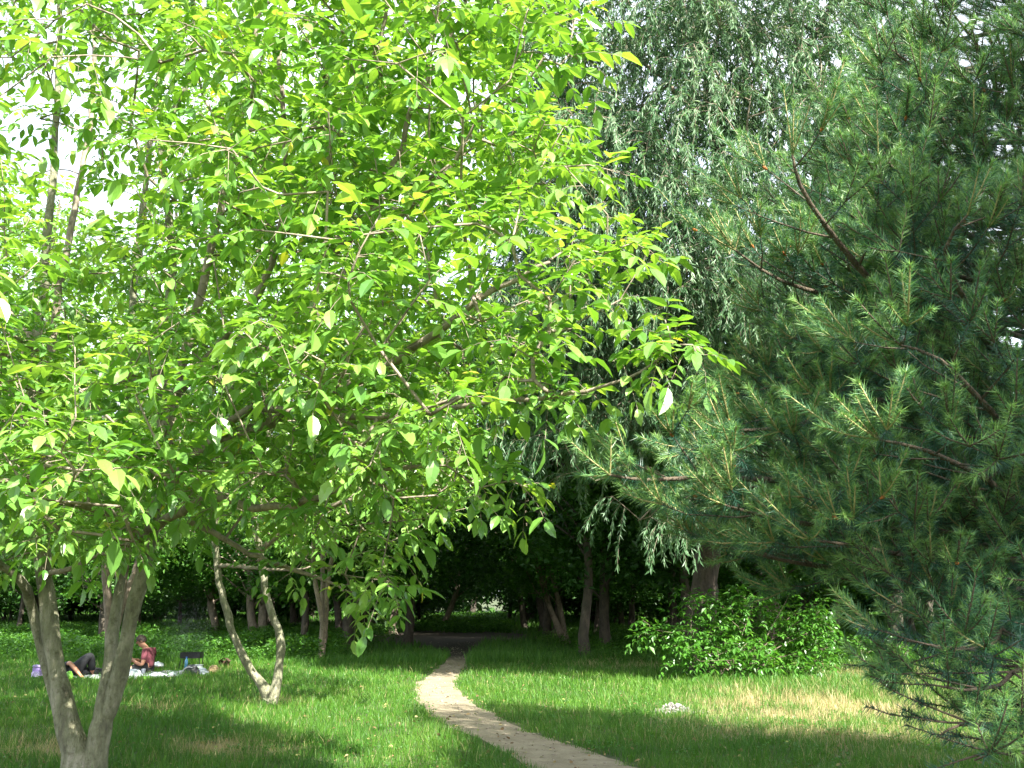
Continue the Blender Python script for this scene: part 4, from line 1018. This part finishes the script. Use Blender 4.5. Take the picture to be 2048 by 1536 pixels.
def cap_mesh(name, c, fw, upv, sd, m, parent, thick=.012):
    """close-cropped hair as a shell over the back and top of the skull"""
    V = []; Fq = []; nu, nv = 18, 9
    for i in range(nv + 1):
        for j in range(nu):
            th = math.pi * .62 * i / nv; ph = 2 * math.pi * j / nu
            fr = math.cos(ph)
            th2 = th * (1 - .42 * max(0, fr))
            d = upv * math.cos(th2) + (fw * math.cos(ph) + sd * math.sin(ph)) * math.sin(th2)
            V.append(c + upv * .012 + (fw * np.dot(d, fw) * .104 + sd * np.dot(d, sd) * .088 + upv * np.dot(d, upv) * .112) + d * thick * (.4 + .3 * math.sin(7 * ph + 3 * i)))
    for i in range(nv):
        for j in range(nu): a = i * nu + j; b_ = i * nu + (j + 1) % nu; Fq.append((a, b_, b_ + nu, a + nu))
    return npmesh(name, np.array(V), np.array(Fq), m, parent, smooth=True)
def ball(name, c, r, m, parent, sc=(1, 1, 1)):
    V = []; Fq = []; nu, nv = 10, 6
    for i in range(nv + 1):
        for j in range(nu):
            th = math.pi * i / nv; ph = 2 * math.pi * j / nu
            V.append((c[0] + r * sc[0] * math.sin(th) * math.cos(ph), c[1] + r * sc[1] * math.sin(th) * math.sin(ph), c[2] + r * sc[2] * math.cos(th)))
    for i in range(nv):
        for j in range(nu): a = i * nu + j; b_ = i * nu + (j + 1) % nu; Fq.append((a, a + nu, b_ + nu, b_))
    return npmesh(name, np.array(V), np.array(Fq), m, parent, smooth=True)
# seated man in profile, facing left, elbows bent, legs crossed; 1 px of the photograph is 1 cm here
def rel(root):
    o = np.array(tuple(root.location)); return lambda x, y, z: o * 0 + np.array([x, y, z])
g = gnd(291, 1350)
man = empty('person', g); tag(man, 'man in a maroon T-shirt and dark shorts sitting in profile, head bowed, hands together', 'person')
b = Body()
pel = b.v((0, 0, .13), (.15, .12)); sp1 = b.v((.055, 0, .27), (.145, .105), pel); ch = b.v((.045, 0, .41), (.165, .11), sp1); nb = b.v((-.02, 0, .52), (.075, .07), ch); nk = b.v((-.075, 0, .575), (.052, .052), nb)
hc = np.array([-.135, 0, .675]); hf = head(b, nk, hc, (-.95, -.12, -.28), (-.28, 0, .95))
arms = []
for q in (-1, 1):
    sh = b.v((.025, q * .18, .47), (.062, .06), ch); el = b.chain(sh, [(.03, q * .24, .34), (.01, q * .26, .215)], [.048, .042])
    wr = b.chain(el, [(-.13, q * .20, .25), (-.235, q * .10, .30)], [.038, .027]); b.hand(wr, (-.8, -q * .5, .15), (0, q * .3, 1), (-.3, -q, -.2))
    arms.append(sh)
for q in (-1, 1):
    hp = b.v((-.04, q * .12, .12), (.095, .09), pel); kn = b.chain(hp, [(-.22, q * .24, .13), (-.37, q * .30, .15)], [.08, .062])
    an = b.chain(kn, [(-.30, q * .12, .12), (-.20, -q * .06, .07)], [.052, .036]); b.chain(an, [(-.13, -q * .12, .045), (-.17, -q * .20, .04)], [.036, .028])
skinned('body', b.P, b.E, b.R, skin_m, man)
c = Body(); p0 = c.v((.015, 0, .15), (.17, .135)); p1 = c.v((.055, 0, .27), (.165, .122), p0); p2 = c.v((.045, 0, .41), (.182, .128), p1); c.v((-.005, 0, .505), (.10, .09), p2)
for q in (-1, 1): c.chain(p2, [(.025, q * .18, .47), (.03, q * .235, .36), (.022, q * .25, .30)], [.078, .066, .062])
skinned('tshirt', c.P, c.E, c.R, maroon_m, man)
c = Body(); p0 = c.v((0, 0, .12), (.17, .135))
for q in (-1, 1): c.chain(p0, [(-.05, q * .12, .12), (-.17, q * .21, .13), (-.25, q * .25, .14)], [.108, .094, .086])
skinned('shorts', c.P, c.E, c.R, black_m, man)
o3 = g
cap_mesh('hair', hc + g, *hf, hair_m, man)
for q in (-1, 1): ball('eye', g + hc + hf[0] * .088 + hf[1] * .012 + hf[2] * q * .032, .011, eye_m, man)
# reclining person, mostly hidden by the pale stem
g2 = gnd(150, 1357)
lyer = empty('person', g2); tag(lyer, 'person in black lying back by the pale stem, one knee raised and a bare forearm', 'person')
b = Body(); pel = b.v((-.06, .05, .13), (.15, .11)); sp1 = b.v((-.20, .20, .15), (.13, .10), pel); ch = b.v((-.36, .32, .19), (.16, .11), sp1); nb = b.v((-.47, .42, .235), (.07, .065), ch); nk = b.v((-.51, .46, .26), .052, nb)
hc2 = np.array([-.60, .53, .315]); hf2 = head(b, nk, hc2, (.45, -.5, .75), (-.45, .6, .55))
sh = b.v((-.34, .16, .22), .06, ch); el = b.chain(sh, [(-.18, .05, .27), (-.09, -.1, .305)], [.05, .042]); wr = b.chain(el, [(.06, -.14, .18), (.16, -.16, .08)], [.046, .03]); b.hand(wr, (.8, -.1, -.55), (.1, 1, 0), (0, -.1, -1))
sh = b.v((-.16, .52, .20), .06, ch); el = b.chain(sh, [(-.02, .50, .14), (.08, .42, .07)], [.048, .04]); wr = b.chain(el, [(.0, .3, .10), (-.06, .2, .24)], [.036, .027]); b.hand(wr, (-.5, -.7, .1), (.7, -.5, 0), (0, 0, -1))
hp = b.v((-.02, -.03, .13), .092, pel); kn = b.chain(hp, [(.13, -.02, .31), (.27, .0, .46)], [.085, .06]); an = b.chain(kn, [(.26, .10, .25), (.27, .18, .07)], [.055, .036]); b.chain(an, [(.33, .17, .035), (.42, .15, .03)], [.036, .026])
hp = b.v((.0, .15, .12), .092, pel); kn = b.chain(hp, [(.25, .22, .11), (.45, .27, .10)], [.085, .06]); an = b.chain(kn, [(.65, .30, .08), (.84, .33, .06)], [.055, .036]); b.chain(an, [(.87, .33, .12), (.88, .33, .19)], [.036, .026])
skinned('body', b.P, b.E, b.R, skin_m, lyer)
c = Body(); p0 = c.v((-.09, .09, .14), (.155, .12)); p1 = c.v((-.20, .20, .15), (.145, .115), p0); p2 = c.v((-.36, .32, .19), (.175, .125), p1); c.v((-.44, .39, .225), .09, p2)
c.chain(p2, [(-.34, .16, .22), (-.18, .05, .27), (-.13, -.04, .292)], [.075, .062, .056]); c.chain(p2, [(-.16, .52, .20), (-.02, .50, .14), (.03, .46, .11)], [.075, .06, .055])
skinned('tshirt', c.P, c.E, c.R, black_m, lyer)
c = Body(); p0 = c.v((-.05, .05, .13), (.165, .125))
c.chain(p0, [(-.02, -.03, .13), (.13, -.02, .31), (.27, .0, .46), (.262, .10, .25), (.268, .16, .13)], [.125, .12, .095, .08, .06])
c.chain(p0, [(.0, .15, .12), (.25, .22, .11), (.45, .27, .10), (.65, .30, .08), (.78, .32, .065)], [.105, .10, .074, .066, .05])
skinned('trousers', c.P, c.E, c.R, black_m, lyer)
cap_mesh('hair', hc2 + g2, *hf2, hair_m, lyer)

# ------------------------------------------------------------------ picnic things
white_p = plain('white_plastic', (.62, .66, .70), .35, (.42, .46, .52), 9, .6)
def crumple(name, px, py, w, h, d, m, label, cat, seed, parent=None, amp=.28, group=None, z0=0, dy=0):
    r = np.random.default_rng(seed); bm = bmesh.new(); bmesh.ops.create_icosphere(bm, subdivisions=4, radius=1)
    K = r.normal(0, 1, (14, 3)) * 3.2; ph = r.random(14) * 6.28; am = r.random(14)
    for v in bm.verts:
        p = np.array(v.co); f = 1 + amp * np.sum(am * abs(np.sin(K @ p + ph))) / 4.5 - amp * .8
        q = p * f; q[2] = max(q[2], -.35)
        v.co = (q[0] * w / 2, q[1] * d / 2, (q[2] + .35) / 1.35 * h)
    me = bpy.data.meshes.new(name); bm.to_mesh(me); bm.free(); me.materials.append(m)
    for p in me.polygons: p.use_smooth = True
    o = bpy.data.objects.new(name, me); COL.objects.link(o)
    if parent is not None: o.parent = parent; o.location = (0, 0, z0)
    else:
        g = gnd(px, py); o.location = (g[0], g[1] + dy, z0); tag(o, label, cat, group)
    return o
def lathe(name, prof, m, parent, k=20, off=(0, 0, 0)):
    V = []; Fq = []
    for r_, z in prof:
        for j in range(k): a = 2 * math.pi * j / k; V.append((off[0] + r_ * math.cos(a), off[1] + r_ * math.sin(a), off[2] + z))
    for i in range(len(prof) - 1):
        for j in range(k): a = i * k + j; b_ = i * k + (j + 1) % k; Fq.append((a, b_, b_ + k, a + k))
    o = npmesh(name, np.array(V), np.array(Fq), m, None, smooth=True)
    if parent is not None: o.parent = parent
    return o
def boxes(name, L, m, parent, bev=.006):
    bm = bmesh.new()
    for (x, y, z, sx, sy, sz, *rot) in L:
        mt = Matrix.Translation((x, y, z)) @ (Matrix.Rotation(rot[0], 4, rot[1]) if rot else Matrix.Identity(4)) @ Matrix.Diagonal((sx, sy, sz, 1))
        bmesh.ops.create_cube(bm, size=1, matrix=mt)
    bmesh.ops.bevel(bm, geom=bm.edges[:], offset=bev, segments=2, affect='EDGES', clamp_overlap=True)
    me = bpy.data.meshes.new(name); bm.to_mesh(me); bm.free(); me.materials.append(m)
    o = bpy.data.objects.new(name, me); COL.objects.link(o)
    if parent is not None: o.parent = parent
    return o
# blanket
gb = gnd(262, 1352); X, Y = np.meshgrid(np.linspace(-1.15, 1.05, 60), np.linspace(-.75, .55, 36))
Zb = .035 + .03 * vnoise(X, Y, .12, 61) + .02 * vnoise(X, Y, .3, 62); nx = 60
i = np.arange(35)[:, None] * nx + np.arange(59)[None]; Fq = np.stack([i, i + 1, i + nx + 1, i + nx], -1).reshape(-1, 4)
Vb = np.stack([X + gb[0] + .05 * Y, Y + gb[1], Zb], -1).reshape(-1, 3); n0 = len(Vb); Vb2 = Vb - [0, 0, .02]
Vb = np.vstack([Vb, Vb2]); top = Fq; bot = Fq[:, ::-1] + n0
rim = np.concatenate([np.arange(0, nx), np.arange(2 * nx - 1, n0, nx), np.arange(n0 - 2, n0 - nx - 1, -1), np.arange(n0 - 2 * nx, 0, -nx)])
rq = np.stack([rim, np.roll(rim, -1), np.roll(rim, -1) + n0, rim + n0], -1)
tag(npmesh('picnic_blanket', Vb, np.vstack([top, bot, rq]), plain('blanket_cloth', (.36, .37, .42), .9, (.22, .22, .27), 5, .3), smooth=True), 'grey picnic blanket spread under the seated man', 'blanket')
crumple('plastic_bag', 265, 1358, .30, .17, .25, white_p, 'puffed white plastic bag in front of the seated man', 'plastic bag', 1, amp=.5)
crumple('plastic_bag', 315, 1356, .38, .10, .2, white_p, 'flat crumpled white plastic bag right of the seated man', 'plastic bag', 2, amp=.6)
crumple('plastic_bag', 345, 1355, .18, .09, .15, white_p, 'small crumpled white bag nearest to the black rucksack', 'plastic bag', 3, amp=.6)
crumple('plastic_bag', 405, 1350, .20, .12, .18, plain('thin_plastic', (.45, .5, .56), .25, (.2, .23, .27), 14, .6), 'thin see-through grey plastic bag between black rucksack and paper bag', 'plastic bag', 4, amp=.6)
crumple('plastic_bag', 190, 1359, .20, .08, .14, plain('dull_plastic', (.4, .42, .42), .4, (.2, .22, .2), 14, .6), 'dull crumpled wrapper beside the reclining person and the pale stem', 'wrapper', 5, amp=.6)
crumple('plastic_bag', 137, 1360, .13, .15, .12, plain('lime_plastic', (.18, .42, .04), .5, (.10, .3, .03), 14, .6), 'lime green bag by the pale stem and the reclining person', 'plastic bag', 6, amp=.5)
crumple('lettuce', 288, 1359, .16, .06, .12, plain('lettuce_leaf', (.2, .45, .05), .5, (.1, .3, .03), 20, .8), 'bunch of light green lettuce between the white bags', 'lettuce', 7, amp=.7)
crumple('paper_bag', 427, 1347, .25, .17, .2, plain('brown_paper', (.40, .30, .16), .8, (.26, .18, .09), 12, .7), 'crumpled tan paper bag right of the black rucksack', 'paper bag', 8, amp=.6)
# lilac rucksack
gl = gnd(75, 1357); lil = empty('backpack', gl); tag(lil, 'lilac backpack standing on the grass by the leftmost stem', 'backpack')
lm = plain('lilac_cloth', (.36, .27, .56), .8, (.26, .19, .42), 12, .4)
boxes('bag_body', [(0, 0, .13, .21, .14, .25)], lm, lil, .05); boxes('pocket', [(0, -.085, .08, .17, .05, .12)], plain('lilac_pale', (.5, .42, .68), .8), lil, .02)
boxes('flap', [(0, -.01, .235, .20, .15, .05)], plain('lilac_light', (.46, .38, .64), .8), lil, .02)
# black rucksack on its side
gk = gnd(383, 1351); blk = empty('backpack', gk); tag(blk, 'black slouched rucksack lying behind the picnic litter, in front of the grill', 'backpack')
crumple('bag_body', 0, 0, .30, .21, .22, plain('black_nylon', (.03, .034, .04), .5, (.012, .013, .016), 12, .7), '', '', 9, blk, .5)
tb = Tubes(); tb.add(smoothline(np.array([[-.11, -.1, .02], [-.14, -.13, .10], [-.06, -.12, .17], [.04, -.1, .16]]), [.012] * 4, .03)[0], np.full(20, .012)[:len(smoothline(np.array([[-.11, -.1, .02], [-.14, -.13, .10], [-.06, -.12, .17], [.04, -.1, .16]]), [.012] * 4, .03)[0])], 6)
st = tb.build('strap', plain('grey_strap', (.30, .32, .35), .7), None); st.parent = blk
# cup
gc = gnd(290, 1351.5); cup = lathe('cup', [(.0, 0), (.032, 0), (.045, .095), (.047, .097), (.043, .093), (.031, .006), (0, .006)], white_p, None); cup.location = tuple(gc + [0, -.1, .045]); tag(cup, 'white plastic cup standing by the hip of the seated man', 'cup')
# water bottle
gw = gnd(365, 1348); bot_ = empty('water_bottle', gw + np.array([0, .2, .05])); tag(bot_, 'slim blue water bottle standing by the black rucksack', 'bottle')
lathe('bottle_body', [(0, 0), (.034, .002), (.036, .02), (.034, .1), (.036, .18), (.03, .215), (.014, .25), (.014, .262), (0, .262)], plain('blue_plastic', (.10, .30, .50), .15, (.08, .22, .4)), bot_)
lathe('bottle_cap', [(0, .262), (.017, .262), (.017, .285), (0, .287)], plain('blue_cap', (.03, .12, .45), .4), bot_)
# food tub
gt = gnd(395, 1344); tub = empty('food_tub', gt); tag(tub, 'shallow clear plastic food tub on top of the clutter behind the rucksack', 'tub')
boxes('tub_body', [(0, .05, .10, .16, .12, .07)], plain('clear_plastic', (.5, .56, .55), .2), tub, .012); boxes('rim', [(0, .05, .142, .175, .135, .008)], white_p, tub, .003)
boxes('base_box', [(0, .05, .03, .2, .15, .06)], black_m, tub, .01)
# tray with white paper
gt = gnd(313, 1340); tray = empty('tray', gt); tag(tray, 'dark low tray on the grass behind the seated man', 'tray')
boxes('tray_base', [(0, 0, .04, .24, .2, .05)], plain('dark_wood', (.06, .035, .025), .7), tray, .01); boxes('rim', [(0, -.1, .07, .24, .012, .03), (0, .1, .07, .24, .012, .03)], plain('dark_wood_rim', (.08, .05, .03), .7), tray, .003)
crumple('paper_napkins', 315, 1340, .2, .09, .14, white_p, 'crumpled white napkins piled on the dark tray', 'napkins', 12, amp=.7, z0=.068)
# grill
gg = gnd(382, 1339); gr = empty('barbecue_grill', gg); tag(gr, 'black box barbecue grill on thin legs smoking behind the picnic', 'grill')
dm = plain('black_steel', (.014, .015, .017), .45)
boxes('fire_box', [(0, -.13, .305, .44, .012, .12), (0, .13, .305, .44, .012, .12), (-.214, 0, .305, .012, .25, .12), (.214, 0, .305, .012, .25, .12), (0, 0, .25, .43, .26, .012)], dm, gr, .002)
for sx in (-1, 1):
    for sy in (-1, 1):
        t_ = Tubes(); t_.add(np.array([[sx * .20, sy * .11, .25], [sx * .23, sy * .13, 0]]), [.009, .009], 6); l_ = t_.build('leg', dm, None); l_.parent = gr
t_ = Tubes()
for q in range(9): t_.add(np.array([[-.2 + q * .05, -.13, .372], [-.2 + q * .05, .13, .372]]), [.003, .003], 5)
l_ = t_.build('grate', dm, None); l_.parent = gr
# open box
gx_ = gnd(448, 1334); ob = empty('cardboard_box', gx_); tag(ob, 'small dark open cardboard box tilted on the grass right of the grill', 'box')
cb = plain('cardboard', (.16, .10, .06), .85, (.10, .06, .04), 10); 
boxes('box_body', [(-.1, 0, .07, .01, .2, .14), (.1, 0, .07, .01, .2, .14), (0, .1, .07, .2, .01, .14), (0, 0, .008, .2, .2, .012)], cb, ob, .002)
boxes('flap', [(-.06, -.02, .165, .14, .22, .008, -.5, 'Y'), (.09, -.02, .16, .12, .22, .008, .6, 'Y')], cb, ob, .002)
# pale fluff heap on the right lawn
gf = gnd(1352, 1424); r = np.random.default_rng(140); bm = bmesh.new()
for q in range(420):
    a = r.normal(0, 1, 2); z = max(0, .12 * math.exp(-(a[0] ** 2 + a[1] ** 2) * .8) * r.random())
    s = .006 + .016 * r.random(); mt = Matrix.Translation((a[0] * .15 - (.0 if z < .05 else .04), a[1] * .12, z + s * .5)) @ Matrix.Rotation(r.random() * 3, 4, Vector(r.normal(0, 1, 3)).normalized()) @ Matrix.Diagonal((s * (1 + r.random()), s * .8, s * (.6 + r.random()), 1))
    bmesh.ops.create_icosphere(bm, subdivisions=1, radius=1, matrix=mt)
me = bpy.data.meshes.new('ash_heap'); bm.to_mesh(me); bm.free(); me.materials.append(plain('ash', (.36, .33, .31), .95, (.16, .15, .14), 30, .6))
fo = bpy.data.objects.new('ash_heap', me); COL.objects.link(fo); fo.location = tuple(gf); tag(fo, 'low crumbly whitish heap in the grass in front of the wide shrub', 'ash heap', kind='stuff')
# thin smoke drifting up from the grill
m, t = mat('smoke'); tc = N(t, 'ShaderNodeTexCoord'); nz = N(t, 'ShaderNodeTexNoise', Scale=3.0, Detail=3); t.links.new(tc.outputs['Object'], nz.inputs['Vector'])
ln = N(t, 'ShaderNodeVectorMath', operation='LENGTH'); gsub = N(t, 'ShaderNodeMapping'); gsub.inputs['Scale'].default_value = (1 / .75, 1 / .4, 1 / .85); t.links.new(tc.outputs['Object'], gsub.inputs[0]); t.links.new(gsub.outputs[0], ln.inputs[0])
fall = N(t, 'ShaderNodeMapRange'); fall.inputs['From Min'].default_value = 1; fall.inputs['From Max'].default_value = .1; t.links.new(ln.outputs['Value'], fall.inputs['Value'])
mu = N(t, 'ShaderNodeMath', operation='MULTIPLY'); t.links.new(fall.outputs[0], mu.inputs[0]); t.links.new(nz.outputs['Fac'], mu.inputs[1])
m2_ = N(t, 'ShaderNodeMath', operation='MULTIPLY'); m2_.inputs[1].default_value = .16; t.links.new(mu.outputs[0], m2_.inputs[0])
vs = N(t, 'ShaderNodeVolumePrincipled'); vs.inputs['Color'].default_value = (.8, .86, .9, 1); t.links.new(m2_.outputs[0], vs.inputs['Density'])
o = N(t, 'ShaderNodeOutputMaterial'); t.links.new(vs.outputs[0], o.inputs['Volume'])
sm = ball('smoke', (0, 0, 0), 1, m, None, (.75, .4, .85)); sm.location = (gg[0] - .2, gg[1] + .1, .85); tag(sm, 'faint bluish smoke drifting above the barbecue grill', 'smoke', kind='stuff')
